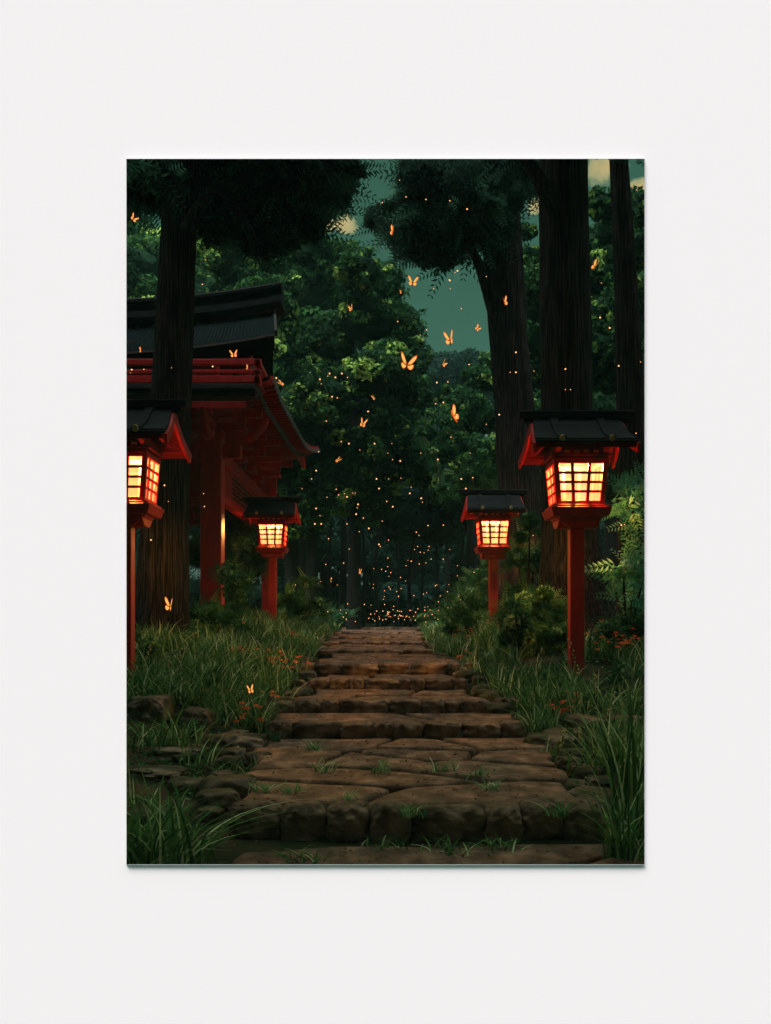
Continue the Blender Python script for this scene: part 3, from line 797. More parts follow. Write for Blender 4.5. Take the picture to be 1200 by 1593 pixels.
def tree_obj(name, label, group, base, pts, rad, blobs, leafm, barkm, dens, size, seed=1, limbs=(), nseg=72, amp=.10, flare=.25, cat='tree', **k):
    b = Vector(base); e0 = empty(name, b, label, cat, group); off = np.array(b)
    parts = [trunk_mesh(pts, rad, seed, nseg, amp=amp, flare=flare)]
    V, Fc, _ = merge(parts); link('trunk', np_mesh('trunk', V-off, Fc, True), M[barkm], e0)
    for (lp, lr) in limbs:
        V, Fc = trunk_mesh(lp, lr, seed+3, 24, amp=.08); link('limb', np_mesh('limb', V-off, Fc, True), M[barkm], e0)
    if blobs:
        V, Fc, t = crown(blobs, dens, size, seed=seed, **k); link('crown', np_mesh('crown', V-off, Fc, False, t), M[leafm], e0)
    return e0

def tp(lst, Y):      # list of (px, py) -> points
    return [tuple(P(a, b, Y)) for a, b in lst]
def bl(lst, Y, dY=0):
    o = []
    for i, t in enumerate(lst):
        a, b, r_ = t[:3]; yy = Y+(t[3] if len(t) > 3 else ((i*7) % 5-2)*dY/2)
        p = P(a, b, yy); o.append((p.x, p.y, p.z, r_*yy/F))
    return o

# --- near trunks (they rise out of the picture; the crown carries on above)
Y1 = 14.2; s1 = Y1/F
g1 = hit(255, 1012)
tree_obj('cedar_tree', 'tall dark cedar in front of the shrine gate with a drooping dark crown', 'tall dark trees around the path',
    P(252, 1012, Y1), tp([(250,1030),(252,960),(254,860),(265,640),(277,400),(284,247),(290,120),(296,-100)], Y1), [40*s1,36*s1,35*s1,29*s1,26*s1,25*s1,22*s1,15*s1],
    bl([(222,272,44),(240,300,30,.4),(205,300,30),(335,285,50,.5),(390,280,58,.6),(450,285,52,.3),(498,272,34),(536,268,20),(470,325,34,.5),(425,345,30,.2),(355,325,36,.6),(398,372,24),(510,305,26),
        (300,200,80,.5),(420,190,80,0),(500,205,36,.3),(200,190,60,0),(360,130,90,0),(385,335,34,.4),(330,360,16,.1),(440,375,14,0),(485,352,18,.2),(556,266,8,0)], Y1, 1.2),
    'leaf_dark', 'bark', 480, .15, 21, limbs=[(tp([(290,360),(306,322),(330,300),(352,288),(380,270)], Y1-.3), [.10,.07,.05,.04,.03]), (tp([(340,296),(372,330),(395,365),(410,400)], Y1-.4), [.035,.03,.022,.012])],
    asp=.24, lump=.36, nl=26, core=.55, sat=3, spiky=1.2, flat=.85, droop=.4, sprays=34)
Y2 = 20.6; s2 = Y2/F
tree_obj('leaning_cedar', 'dark cedar leaning left of the thick trunk with its crown hanging over the path', 'tall dark trees around the path',
    P(812, 985, Y2), tp([(818,1010),(814,900),(809,770),(801,640),(793,540),(786,450),(780,360),(777,270),(775,120),(772,-80)], Y2), [44*s2,36*s2,31*s2,29*s2,28*s2,29*s2,29*s2,27*s2,24*s2,18*s2],
    bl([(662,285,32),(618,335,22),(596,348,14),(655,365,30),(700,330,50),(735,300,46),(700,378,28),(625,378,16),(770,275,50,-.8),(815,290,20,.4),(645,256,12),(645,325,26),(582,338,10),(735,360,26),
        (700,230,70),(780,210,70,0),(830,262,18),(665,395,14),(690,402,10),(760,330,36,-.6),(820,240,30), (690,195,40)], Y2, 1.2),
    'leaf_dark', 'bark', 300, .19, 33, limbs=[(tp([(782,520),(765,470),(748,415),(733,385),(700,350)], Y2-.15), [.18,.14,.11,.08,.05])],
    asp=.24, lump=.36, nl=26, core=.55, sat=3, spiky=1.2, flat=.85, droop=.3, sprays=20)
Y3 = 14.6; s3 = Y3/F
tree_obj('thick_cedar', 'thickest dark trunk standing right behind the large right lantern', 'tall dark trees around the path',
    P(892, 1000, Y3), tp([(895,1010),(892,930),(888,850),(882,640),(879,400),(878,247),(877,100),(876,-120)], Y3), [60*s3,50*s3,42*s3,37*s3,35*s3,34*s3,32*s3,28*s3],
    bl([(860,120,90),(980,160,60),(800,150,60),(930,232,14),(968,242,10),(900,60,120)], Y3, 1.0), 'leaf_dark', 'bark', 500, .10, 55,
    limbs=[(tp([(868,330),(850,300),(836,272),(820,250),(800,225)], Y3-.35), [.14,.12,.10,.085,.07])], asp=.32, lump=.42, nl=18, core=.8, spiky=1.0, amp=.12, flare=.35)
Y4 = 16.5; s4 = Y4/F
tree_obj('slim_cedar', 'slimmer straight dark trunk near the right edge', 'tall dark trees around the path',
    P(985, 985, Y4), tp([(990,1000),(987,900),(984,700),(979,560),(972,400),(963,247),(958,100)], Y4), [26*s4,23*s4,21*s4,19*s4,16*s4,13.5*s4,12*s4],
    bl([(960,120,70),(990,200,20),(1010,228,20)], Y4, .8), 'leaf_dark', 'bark', 500, .10, 77, asp=.32, lump=.42, nl=18, core=.8, spiky=1.0)

# --- background broadleaf trees
def bg_tree(label, Y, trunk_px, blobs, seed, dens=55, size=.20, leafm='leaf_bg', dY=2.0, nl=30, **k):
    b = bl(blobs, Y, dY); x = P(trunk_px, 960, Y).x; z0_ = .55; zt = max(q[2] for q in b)
    w = .19
    tree_obj('broadleaf_tree', label, 'leafy trees behind the gate and lanterns', (x, Y+.8, z0_), [(x, Y+.8, z0_-.3), (x+.1, Y+.8, zt*.5), (x, Y+.8, zt*.85)], [w*1.2, w, w*.5],
             b, leafm, 'bark2', dens, size, seed, nseg=20, flare=.2, lump=.30, nl=nl, core=.74, sat=2, **k)
bg_tree('leafy green tree above the gate roof at the left edge', 37, 240, [(205,420,60),(255,395,55),(310,400,50),(230,500,80),(160,380,80),(120,480,80),(330,470,60),(290,560,90),(200,620,90),(340,640,90)], 201)
bg_tree('broad leafy tree whose lit crown rises right above the gate ridge', 34, 450, [(350,400,48),(395,405,52),(440,400,50),(490,395,42),(530,400,32),(410,470,60),(470,470,60),(520,455,50),(375,470,50),(460,550,70),(400,560,60)], 202)
bg_tree('large leafy tree filling the centre with the crown edge against the sky', 31, 548, [(560,420,38),(595,455,40),(625,500,40),(570,500,55),(630,555,44),(590,580,60),(520,530,50),(540,610,60),(648,615,34),(610,650,50),(655,680,34),(630,720,42),(668,742,24),(580,700,50),(655,560,20),(500,620,55),(600,430,26)], 203, dens=65, size=.18)
bg_tree('shaded leafy tree between the gate and the centre of the wood', 33, 480, [(470,640,60),(510,690,60),(450,720,60),(530,760,50),(470,800,50),(580,780,45),(430,640,50)], 204)
bg_tree('small leafy tree right of the patch of sky over the path end', 34, 735, [(745,590,26),(725,625,34),(700,650,30),(748,655,38),(715,695,40),(760,710,40),(690,700,30),(740,750,40),(700,760,36),(758,560,16)], 205, dens=70, size=.17)
bg_tree('leafy tree seen between the leaning trunk and the thick trunk', 30, 835, [(828,400,26),(842,440,34),(825,480,34),(838,540,40),(820,590,36),(835,640,40),(825,700,50),(845,750,50),(818,360,14),(835,500,40),(832,440,40),(820,540,40),(840,600,44),(825,650,44)], 206, dens=60, size=.18)
bg_tree('tall leafy tree at the right edge behind the slim trunk', 27, 960, [(935,320,30),(985,325,34),(925,375,32),(1000,390,45),(945,430,48),(990,470,50),(935,500,45),(990,550,55),(930,575,45),(1000,630,55),(935,650,50),(1050,400,60),(1060,520,70),(960,720,60),(962,360,42),(1000,330,34),(962,520,50),(1012,500,50),(965,600,50),(915,430,40),(920,540,40),(925,610,50)], 207, dens=70, size=.17)
bg_tree('dark leafy tree beyond the far left side of the gate', 36, 20, [(60,640,110),(20,760,120),(110,800,100),(-60,680,110),(60,880,90),(150,760,80),(-100,820,110)], 208, leafm='leaf_far', dens=24, size=.3)
bg_tree('leafy tree far off to the left past the gate', 40, -220, [(-200,560,120),(-280,700,130),(-140,720,120),(-220,860,120),(-60,520,90)], 209, dens=18, size=.34)
bg_tree('leafy tree far off to the right past the slim trunk', 34, 1240, [(1160,420,90),(1220,540,110),(1150,660,100),(1280,700,110),(1180,820,110),(1330,560,110)], 210, dens=20, size=.32)
# darker rows deeper in
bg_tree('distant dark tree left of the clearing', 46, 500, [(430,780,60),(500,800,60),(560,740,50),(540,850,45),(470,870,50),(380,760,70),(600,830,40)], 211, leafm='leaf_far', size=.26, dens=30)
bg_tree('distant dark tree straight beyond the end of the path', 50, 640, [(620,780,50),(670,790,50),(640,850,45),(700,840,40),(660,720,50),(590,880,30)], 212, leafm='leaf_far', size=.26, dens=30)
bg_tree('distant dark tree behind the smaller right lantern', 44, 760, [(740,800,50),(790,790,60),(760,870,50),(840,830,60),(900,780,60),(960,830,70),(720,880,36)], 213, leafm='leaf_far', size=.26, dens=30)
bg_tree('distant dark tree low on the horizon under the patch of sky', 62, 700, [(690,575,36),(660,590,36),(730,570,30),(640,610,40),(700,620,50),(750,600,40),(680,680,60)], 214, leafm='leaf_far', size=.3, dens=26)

# far wood closing off the view
def far_wood():
    r = np.random.default_rng(88); b = []
    for k in range(110):
        px = -420+k*19+r.uniform(-8, 8); Y = r.uniform(54, 62)
        p = P(px, r.uniform(700, 930), Y); q_ = P(px+6, 945, Y+1); b.append((q_.x, q_.y, q_.z, 1.5)); q_ = P(px-4, 935, Y-9); b.append((q_.x, q_.y, q_.z, 1.3)); b.append((p.x, p.y, p.z, r.uniform(1.6, 2.6)))
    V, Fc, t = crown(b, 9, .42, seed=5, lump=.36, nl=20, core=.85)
    tag(link('far_wood', np_mesh('far_wood', V, Fc, False, t), M['leaf_far']), 'dark mass of far-off wood closing the view behind the path end', 'wood', kind='stuff')
far_wood()
# slender trunks in the gloom
r = np.random.default_rng(61)
first = None
for i, (px, w, py) in enumerate([(470,9,740),(482,6,760),(532,10,720),(552,8,730),(566,5,790),(588,5,800),(640,5,850),(655,4,850),(678,4,860),(700,6,840),(618,4,850),(515,5,800),(722,7,830),(447,7,760),(745,6,840)]):
    Y = 37+r.uniform(-2, 3); b = P(px, 960, Y); x = b.x; ht = (960-py)/F*Y+1.5; rr = w*Y/F/2
    lab = ['pair forming slim trunk rising dark behind the smallest lantern', 'thin dark trunk deep in the wood'][0 if i < 2 else 1]
    e0 = empty('slender_tree', (x, Y, .5), 'thin dark tree trunk standing deep in the gloomy wood beyond the path end', 'tree', 'thin trunks deep in the wood')
    V, Fc = trunk_mesh([(0,0,-.3),(r.uniform(-.1,.1),0,ht*.5),(r.uniform(-.2,.2),0,ht)], [rr*1.2, rr, rr*.8], 300+i, 16, amp=.08)
    link('trunk', np_mesh('trunk', V, Fc, True), M['bark2'], e0)
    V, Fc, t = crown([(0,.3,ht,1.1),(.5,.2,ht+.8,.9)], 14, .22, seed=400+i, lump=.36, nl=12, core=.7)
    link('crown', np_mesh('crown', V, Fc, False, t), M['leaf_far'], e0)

# ================================================================ hills, clouds
def hills():
    V = []; xs = np.linspace(-260, 260, 160); ys = np.linspace(150, 320, 40); X, Y = np.meshgrid(xs, ys)
    Z = 52*np.exp(-((Y-230)/55)**2)*(.75+.45*fbm(np.stack([X*.02+30, Y*.02, X*0], -1), 4))+3*fbm(np.stack([X*.12+30, Y*.12+10, X*0], -1), 2)-3
    n = len(xs); m = len(ys); i, j = np.meshgrid(np.arange(m-1), np.arange(n-1), indexing='ij'); a = (i*n+j).ravel()
    tag(link('hills', np_mesh('hills', np.stack([X, Y, Z], -1).reshape(-1, 3), np.stack([a, a+1, a+n+1, a+n], -1), True), M['hill']), kind='structure')
hills()
# ================================================================ bushes
def bush(px, py, Y, blobs, label, seed, leafm='leaf_bush', dens=620, size=.07, asp=.45, **k):
    e0 = empty('bush', P(px, py, Y), label, 'bush'); off = np.array(e0.location)
    b = bl(blobs, Y, .4)
    kw = dict(lump=.42, nl=20, core=.5, sprays=60); kw.update(k)
    V, Fc, t = crown(b, dens, size, asp, seed, **kw); link('foliage', np_mesh('foliage', V-off, Fc, False, t), M[leafm], e0)
    m = MB()
    for q in b[:5]: m.tube([(0, 0, -.1), ((q[0]-off[0])*.5, (q[1]-off[1])*.5, (q[2]-off[2])*.4), (q[0]-off[0], q[1]-off[1], q[2]-off[2])], [.03, .02, .01], 6)
    m.build('stem', M['bark'], e0)
bush(815, 1010, 13.2, [(800,960,28),(835,945,28),(860,955,28),(795,990,18),(825,985,34),(865,990,26),(845,925,16),(810,935,16)], 'rounded green bush with lit top left of the large right lantern post', 501)
bush(330, 990, 15.2, [(312,965,24),(345,970,24),(300,985,18),(365,985,20),(330,950,16)], 'low spreading bush at the foot of the red gate post', 502)
bush(365, 970, 17.5, [(360,905,20),(373,930,22),(352,885,14),(365,960,24),(382,900,12)], 'upright bush right of the gate post behind the low one', 503, size=.06, dens=600)
bush(400, 960, 24, [(452,930,18),(466,950,18),(478,905,12),(490,945,18)], 'shaggy bush just right of the smallest lantern', 504, size=.08, dens=300)
bush(730, 985, 17, [(718,955,18),(735,968,14),(702,975,16),(738,940,12)], 'dark bush at the foot of the smaller right lantern', 505, size=.06, dens=600)
bush(740, 960, 24, [(725,930,20),(745,905,22),(760,940,22),(700,950,16),(770,880,20)], 'tall dim bush behind the smaller right lantern', 506, size=.08, dens=300)
bush(700, 965, 28, [(655,962,9),(680,955,12),(700,962,10)], 'low bush right of the topmost step', 507, size=.08, dens=250)
bush(510, 965, 28, [(525,962,8),(508,952,12),(495,958,14),(540,955,8)], 'low pale bush left of the topmost step', 508, 'leaf_pale', size=.08, dens=200)
bush(985, 985, 13.0, [(985,780,26),(1003,760,22),(970,760,14),(995,810,22),(1010,790,24)], 'bright leafy shrub touching the right edge level with the lantern box', 509, 'leaf_pale', size=.11, asp=.34, dens=26, core=0, lump=.5, nl=9, sprays=34)
bush(975, 990, 12.6, [(970,885,20),(990,900,24),(955,900,14),(1005,880,24),(985,935,26),(1010,930,26)], 'bright fern like shrub right of the large right lantern post', 510, 'leaf_pale', size=.11, asp=.32, dens=26, core=0, lump=.5, nl=9, sprays=34)
bush(960, 1010, 12.4, [(950,985,22),(975,975,26),(1000,985,28),(1020,965,26)], 'dark undergrowth bush with orange flowers at the right edge', 511, size=.05)
bush(820, 960, 16.8, [(825,812,16),(806,870,20),(832,875,24),(846,930,22),(806,925,20),(850,835,14),(812,835,12)], 'olive bush climbing between the smaller and the large right lantern', 517, size=.075, dens=420)
bush(745, 800, 22.5, [(735,745,18),(755,740,16),(765,760,16),(720,755,12),(750,725,10)], 'dim leafy crown just above the roof of the smaller right lantern', 512, size=.09, dens=260)
bush(690, 755, 26, [(690,760,10),(672,700,10),(682,730,10)], 'lit spray of leaves at the right rim of the central tree', 513, 'leaf_bush', size=.12, dens=150, core=0)
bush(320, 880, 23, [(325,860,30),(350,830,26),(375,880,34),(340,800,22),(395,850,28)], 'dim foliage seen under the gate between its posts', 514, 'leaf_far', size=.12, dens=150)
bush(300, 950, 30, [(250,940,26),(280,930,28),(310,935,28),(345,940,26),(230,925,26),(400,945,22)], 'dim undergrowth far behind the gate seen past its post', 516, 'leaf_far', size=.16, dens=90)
bush(200, 1010, 11.8, [(205,1000,18),(235,1010,18),(185,1010,22)], 'dark low bush behind the post of the left edge lantern', 515, size=.05)

# ================================================================ grass
def blades(x, y, z, h, w, lean, az, segs=4, r=None, tint=None):
    """vectorised curved blades"""
    n = len(x); r = r or rng
    fa = az+r.normal(size=n)*.5+np.pi/2; rows = []
    for s in range(segs+1):
        t = s/segs; k = lean*t**1.8*h; zz = z+h*(t-.32*np.clip(lean, 0, 1.3)*t**2.6)
        cx = x+np.cos(az)*k; cy = y+np.sin(az)*k; ww = w*(1-t**1.6)*.5+.0004
        rows.append(np.stack([np.stack([cx-np.cos(fa)*ww, cy-np.sin(fa)*ww, zz], -1), np.stack([cx+np.cos(fa)*ww, cy+np.sin(fa)*ww, zz], -1)], 1))
    V = np.stack(rows, 1).reshape(-1, 3); st = 2*(segs+1)
    b = (np.arange(n)*st)[:, None]; Fc = np.concatenate([b+np.array([2*s, 2*s+1, 2*s+3, 2*s+2]) for s in range(segs)], 1).reshape(-1, 4)
    t_ = r.random(n) if tint is None else tint
    return V, Fc, np.repeat(t_, segs)

def grass_field():
    r = np.random.default_rng(17); parts = []
    # tuft centres
    n = 6200
    y = 5.4+27*r.random(n)**1.25; sd = np.where(r.random(n) < .5, -1, 1)
    dx = r.random(n)**.9*np.minimum(5.5, .34*y+.6)
    x = xpath(y)+sd*(hpath(y)+.05+.22*(y < 15)+dx)
    dn = fbm(np.stack([x*.8+3, y*.8, x*0], -1), 2)
    keep = (dn > .37-.04*np.clip(y-8, -2, 4)) & ((y > 9.0) | (r.random(n) < .16))
    x, y = x[keep], y[keep]
    k = 17; X = np.repeat(x, k)+r.normal(size=len(x)*k)*.07; Yv = np.repeat(y, k)+r.normal(size=len(x)*k)*.07
    inside = np.abs(X-xpath(Yv)) < hpath(Yv)+.01; X, Yv = X[~inside], Yv[~inside]
    h = r.uniform(.15, .42, len(X))*(.8+.5*r.random(len(X))); az = r.uniform(0, 2*np.pi, len(X))
    V, Fc, t = blades(X, Yv, gz(X, Yv)-.02, h, r.uniform(.010, .020, len(X))+.0007*Yv, r.uniform(.15, 1.0, len(X)), az, 4, r)
    tag(link('grass', np_mesh('grass', V, Fc, False, t), M['grass']), 'green grass growing thick on both banks of the stone path', 'grass', kind='stuff')
    # ground cover leaves
    n = 26000; y = 5+20*r.random(n)**1.2; sd = np.where(r.random(n) < .5, -1, 1); x = xpath(y)+sd*(hpath(y)+r.random(n)**1.2*4)
    dn = fbm(np.stack([x*1.3+9, y*1.3, x*0], -1), 2); kp = dn > .42; x, y = x[kp], y[kp]
    Pn = np.stack([x, y, gz(x, y)+r.uniform(0, .07, len(x))], -1)
    V, Fc, t = leaves(Pn, np.array([0, -.3, 1.])+.5*r.normal(size=Pn.shape), .05, .5, r)
    tag(link('ground_cover', np_mesh('ground_cover', V, Fc, False, t), M['leaf_bush']), 'small leafy ground cover between rocks and grass', 'ground cover', kind='stuff')
grass_field()
def litter():
    r = np.random.default_rng(71); n = 2600; y = 4.6+22*r.random(n)**1.4; x = xpath(y)+r.normal(size=n)*(hpath(y)*.95)
    st = np.searchsorted(np.array(ST_Y), y)-1; z = np.where(np.abs(x-xpath(y)) < hpath(y)-.03, np.where(st < 0, -.17, np.array(ST_Z)[np.clip(st, 0, 9)]), gz(x, y))+.012
    V, Fc, t = leaves(np.stack([x, y, z], -1), np.array([0, 0, 1.])+.3*r.normal(size=(n, 3)), .030, .5, r)
    tag(link('leaf_litter', np_mesh('leaf_litter', V, Fc, False, t), M['litter']), 'small fallen leaves and twigs scattered over the stone path', 'fallen leaves', kind='stuff')
litter()

def clump(px, py, n, hpx, label, seed, wid=.016, spread=.10, lean=(.3, 1.2), name='grass_clump', m='grass', group=None, onstep=None, azr=None):
    p = hit(px, py); 
    if onstep is not None: p = P(px, py, (H-onstep)*F/(py-960))
    r = np.random.default_rng(seed); h = hpx/F*p.y*r.uniform(.55, 1.1, n); az = r.uniform(0, 2*np.pi, n) if azr is None else r.uniform(*azr, n)
    V, Fc, t = blades(r.normal(size=n)*spread, r.normal(size=n)*spread, np.full(n, -.03), h, wid*r.uniform(.6, 1.2, n), r.uniform(*lean, n), az, 7, r)
    o = link(name, np_mesh(name, V, Fc, True, t), M[m], None, p); tag(o, label, 'grass clump', group)
clump(243, 1356, 150, 165, 'big arching grass clump in the bottom left corner', 1, .020, .13, (.2, 1.4))
clump(205, 1345, 60, 110, 'grass clump cut by the left edge beside the big arching one', 2, .018, .07, (.2, 1.2))
clump(972, 1345, 70, 170, 'arching grass clump in the bottom right corner', 3, .018, .05, (.2, 1.2))
clump(990, 1310, 34, 270, 'very tall broad blades standing at the right edge', 4, .026, .05, (.05, .35))
clump(935, 1215, 80, 130, 'wide grass clump right of the landing', 5, .016, .09)
clump(985, 1215, 60, 120, 'grass clump close to the right edge above the corner', 6, .017, .09)
clump(865, 1190, 34, 60, 'small tuft right of the landing beside the wide rock', 7, .012, .06)
clump(800, 1190, 20, 30, 'low tuft at the right side of the landing', 8, .010, .05)
clump(832, 1148, 40, 70, 'pale tuft between the stones right of the second step', 9, .013, .05)
clump(860, 1110, 50, 75, 'grass clump left of the foot of the large right lantern', 10, .013, .10)
clump(915, 1095, 60, 70, 'grass clump hiding the foot of the large right lantern', 11, .013, .12)
clump(400, 1140, 60, 75, 'bright grass clump at the left above the ledge rock', 12, .013, .08)
clump(350, 1130, 44, 66, 'grass clump left of the bright one', 13, .013, .09)
clump(300, 1190, 50, 60, 'grass clump on the flat ledge at left', 14, .013, .11)
clump(225, 1165, 50, 60, 'grass clump at the left edge below the boulder', 15, .014, .10)
clump(370, 1215, 50, 56, 'grass clump left of the landing by the small rounded rock', 16, .012, .12)
clump(240, 1080, 60, 80, 'tall grass clump in front of the left lantern post', 17, .014, .12)
clump(300, 1085, 60, 76, 'tall grass clump below the dark cedar', 18, .014, .12)
clump(800, 1075, 60, 70, 'grass clump in front of the rounded bush', 19, .014, .14)
clump(745, 1058, 50, 50, 'grass clump right of the fifth step', 20, .013, .12)
clump(700, 1022, 60, 50, 'grass clump right of the sixth step', 21, .016, .14)
clump(455, 1020, 60, 50, 'grass clump left of the sixth step', 22, .016, .14)
clump(560, 1345, 20, 18, 'low dark weeds at the foot of the lowest step', 23, .010, .10, onstep=-.165)
# broad pale tufts scattered over both banks
tuft_src = []
for k in range(5):
    r = np.random.default_rng(800+k); n = 30; V, Fc, t = blades(r.normal(size=n)*.05, r.normal(size=n)*.05, np.full(n, -.03), r.uniform(.2, .42, n), .022*r.uniform(.6, 1.2, n), r.uniform(.2, 1.2, n), r.uniform(0, 6.28, n), 6, r)
    me = np_mesh('grass_tuft', V, Fc, True, t); me.materials.append(M['grass2']); tuft_src.append(me)
r = np.random.default_rng(44)
for k in range(90):
    y = 6.3+15*(k/90)**1.25+r.uniform(0, .4); sd = -1 if k % 2 else 1; x = float(xpath(y))+sd*(float(hpath(y))+r.uniform(.15, .2+.22*y))
    o = bpy.data.objects.new('grass_tuft', tuft_src[k % 5]); COL.objects.link(o); sc_ = r.uniform(.6, 1.15)
    o.location = (x, y, float(gz(x, y))); o.scale = (sc_,)*3; o.rotation_euler = (0, 0, r.uniform(0, 6.28))
    tag(o, 'pale broad bladed grass tuft growing among the finer grass beside the stone path', 'grass tuft', 'pale grass tufts on the banks')

# weeds sprouting from the cracks
for i, (px, py, l) in enumerate([(505,1200,'weed tuft in the crack at the upper left of the landing'), (590,1200,'weed tuft near the middle of the landing'),(405,1230,'weed tuft at the left side of the landing'),
        (455,1232,'weed tuft left of centre on the landing'), (540,1248,'weed tuft close behind the lowest kerb'), (685,1200,'tiny weed tuft right of the landing middle'),
        (745,1208,'weed tuft in the right hand crack of the landing'), (765,1228,'weed tuft near the right end of the landing'), (490,1166,'weed tuft against the second step at left'),
        (590,1140,'weed tuft against the second step near the middle'), (640,1262,'weed tuft between two kerb stones of the lowest step'), (870,1262,'weed tuft at the right end of the landing')]):
    clump(px, py, 30, 34, l, 60+i, .013, .035, (.5, 1.5), 'weed_tuft', m='grass2', onstep=0.005)
for i, (px, py, l) in enumerate([(700,1322,'dark weeds below the kerb right of centre'), (770,1318,'dark weeds below the right hand kerb stones'), (470,1335,'small weeds on the front paving at left'), (610,1312,'dark weeds below the middle kerb stones')]):
    clump(px, py, 44, 32, l, 80+i, .013, .06, (.8, 1.8), 'weed_tuft', onstep=-.165)

def leafy(px, py, hpx, n, label, seed, m='leaf_bush'):
    p = hit(px, py); r = np.random.default_rng(seed); h = hpx/F*p.y; e0 = empty('leafy_plant', p, label, 'plant', 'broad leaved plants along the path')
    parts = []; mb = MB()
    for k in range(n):
        a = r.uniform(0, 2*np.pi); ln = h*r.uniform(.5, 1); d = np.array([math.cos(a)*r.uniform(.2, .8), math.sin(a)*.5, 1.]); d /= np.linalg.norm(d)
        tip = d*ln; mb.tube([(0,0,-.03), tuple(tip*.5+np.array([0,0,.02])), tuple(tip)], [.004,.003,.002], 4)
        nn = 9; f = np.repeat(np.linspace(.35, 1.0, nn), 2); sg = np.tile([-1., 1.], nn)
        base = f[:, None]*tip; sd = np.array([-d[1], d[0], .15]); sd /= np.linalg.norm(sd)+1e-6
        ld = sd*sg[:, None]+d*.5; ld /= np.linalg.norm(ld, axis=1, keepdims=True); L_ = ln*.30*(1.2-.6*f)[:, None]; up = np.cross(ld, d); w_ = np.cross(ld, np.array([0, .6, -.8])); w_ /= np.linalg.norm(w_, axis=1, keepdims=True); w_ = w_*L_*.22
        V = np.stack([base, base+ld*L_*.5+w_, base+ld*L_-np.array([0,0,1.])*L_*.25, base+ld*L_*.5-w_], 1).reshape(-1, 3)
        parts.append((V, np.arange(8*nn).reshape(-1, 4), r.random(2*nn)))
    V, Fc, t = merge(parts); link('leaves', np_mesh('leaves', V, Fc, False, t), M[m], e0); mb.build('stems', M[m], e0)
for i, (a, b, c, n, l, m) in enumerate([(330,1075,46,9,'leafy plant in the grass left of the third step','leaf_bush'), (445,1075,34,8,'leafy plant touching the left end of the third step','leaf_bush'), (300,1150,40,9,'leafy plant by the squat rock at left','leaf_bush'),
    (385,1215,30,7,'leafy plant left of the landing behind the upright rock','leaf_bush'), (430,1160,26,7,'leafy plant at the top left corner of the landing','leaf_bush'), (755,1062,34,8,'leafy plant right of the fourth step','leaf_bush'),
    (800,1140,34,8,'leafy plant right of the second step between low stones','leaf_bush'), (895,1165,44,9,'leafy plant behind the wide dark rock at right','leaf_bush'), (900,1245,40,9,'leafy plant right of the landing near the lowest step','leaf_bush'),
    (700,1005,26,8,'pale leafy plant right of the seventh step','leaf_pale'), (470,1005,26,8,'pale leafy plant left of the seventh step','leaf_pale'), (300,1010,40,10,'leafy plant between the cedar foot and the low gate bush','leaf_bush'),
    (960,1075,50,10,'leafy plant at the right edge behind the lantern','leaf_bush'), (850,1070,40,9,'leafy plant left of the lantern post under the rounded bush','leaf_bush'), (225,1110,44,9,'leafy plant near the left edge by the large boulder','leaf_bush'),
    (960,1180,44,9,'leafy plant close to the right edge below the brown slab rock','leaf_bush')]):
    leafy(a, b, c, n, l, 700+i, m)

# seed stems: thin stalk with yellow beads
def seedstem(px, py, hpx, label, seed):
    p = hit(px, py); r = np.random.default_rng(seed); e0 = empty('seed_stem', p, label, 'plant', 'beaded yellow seed stems in the grass'); h = hpx/F*p.y; lx = r.uniform(-.25, .25)
    pts = [(lx*h*t*t, 0, h*t) for t in np.linspace(0, 1, 7)]
    MB().tube(pts, [.004]*6+[.002], 5).build('stalk', M['leaf_bush'], e0)
    m = MB()
    for t in np.linspace(.45, 1, 10):
        c = Vector((lx*h*t*t+r.uniform(-.012, .012), r.uniform(-.01, .01), h*t)); s = .012
        m.add([c+Vector((s,0,0)), c+Vector((0,s,0)), c-Vector((s,0,0)), c-Vector((0,s,0)), c+Vector((0,0,s*1.3)), c-Vector((0,0,s*1.3))], [(0,1,4),(1,2,4),(2,3,4),(3,0,4),(1,0,5),(2,1,5),(3,2,5),(0,3,5)])
    m.build('seeds', M['seed'], e0)
for i, (a, b, c, l) in enumerate([(205,1060,60,'beaded seed stem at the left edge by the red post'), (222,1062,58,'beaded seed stem just right of the left post'), (275,1065,55,'beaded seed stem right of the dark cedar foot'),
      (262,1070,40,'short beaded seed stem before the cedar foot'), (903,1090,95,'beaded seed stem in front of the large right lantern post'), (925,1100,50,'beaded seed stem right of the lantern post'),
      (945,1140,62,'beaded seed stem right of the lantern foot among blades'), (872,1188,50,'beaded seed stem by the wide dark rock'), (905,1180,46,'beaded seed stem right of the wide dark rock'),
      (975,1195,50,'beaded seed stem close to the right edge'), (835,1060,50,'beaded seed stem left of the lantern post'), (365,1185,22,'tiny beaded stem over the ledge rock at left')]):
    seedstem(a, b, c, l, 40+i)

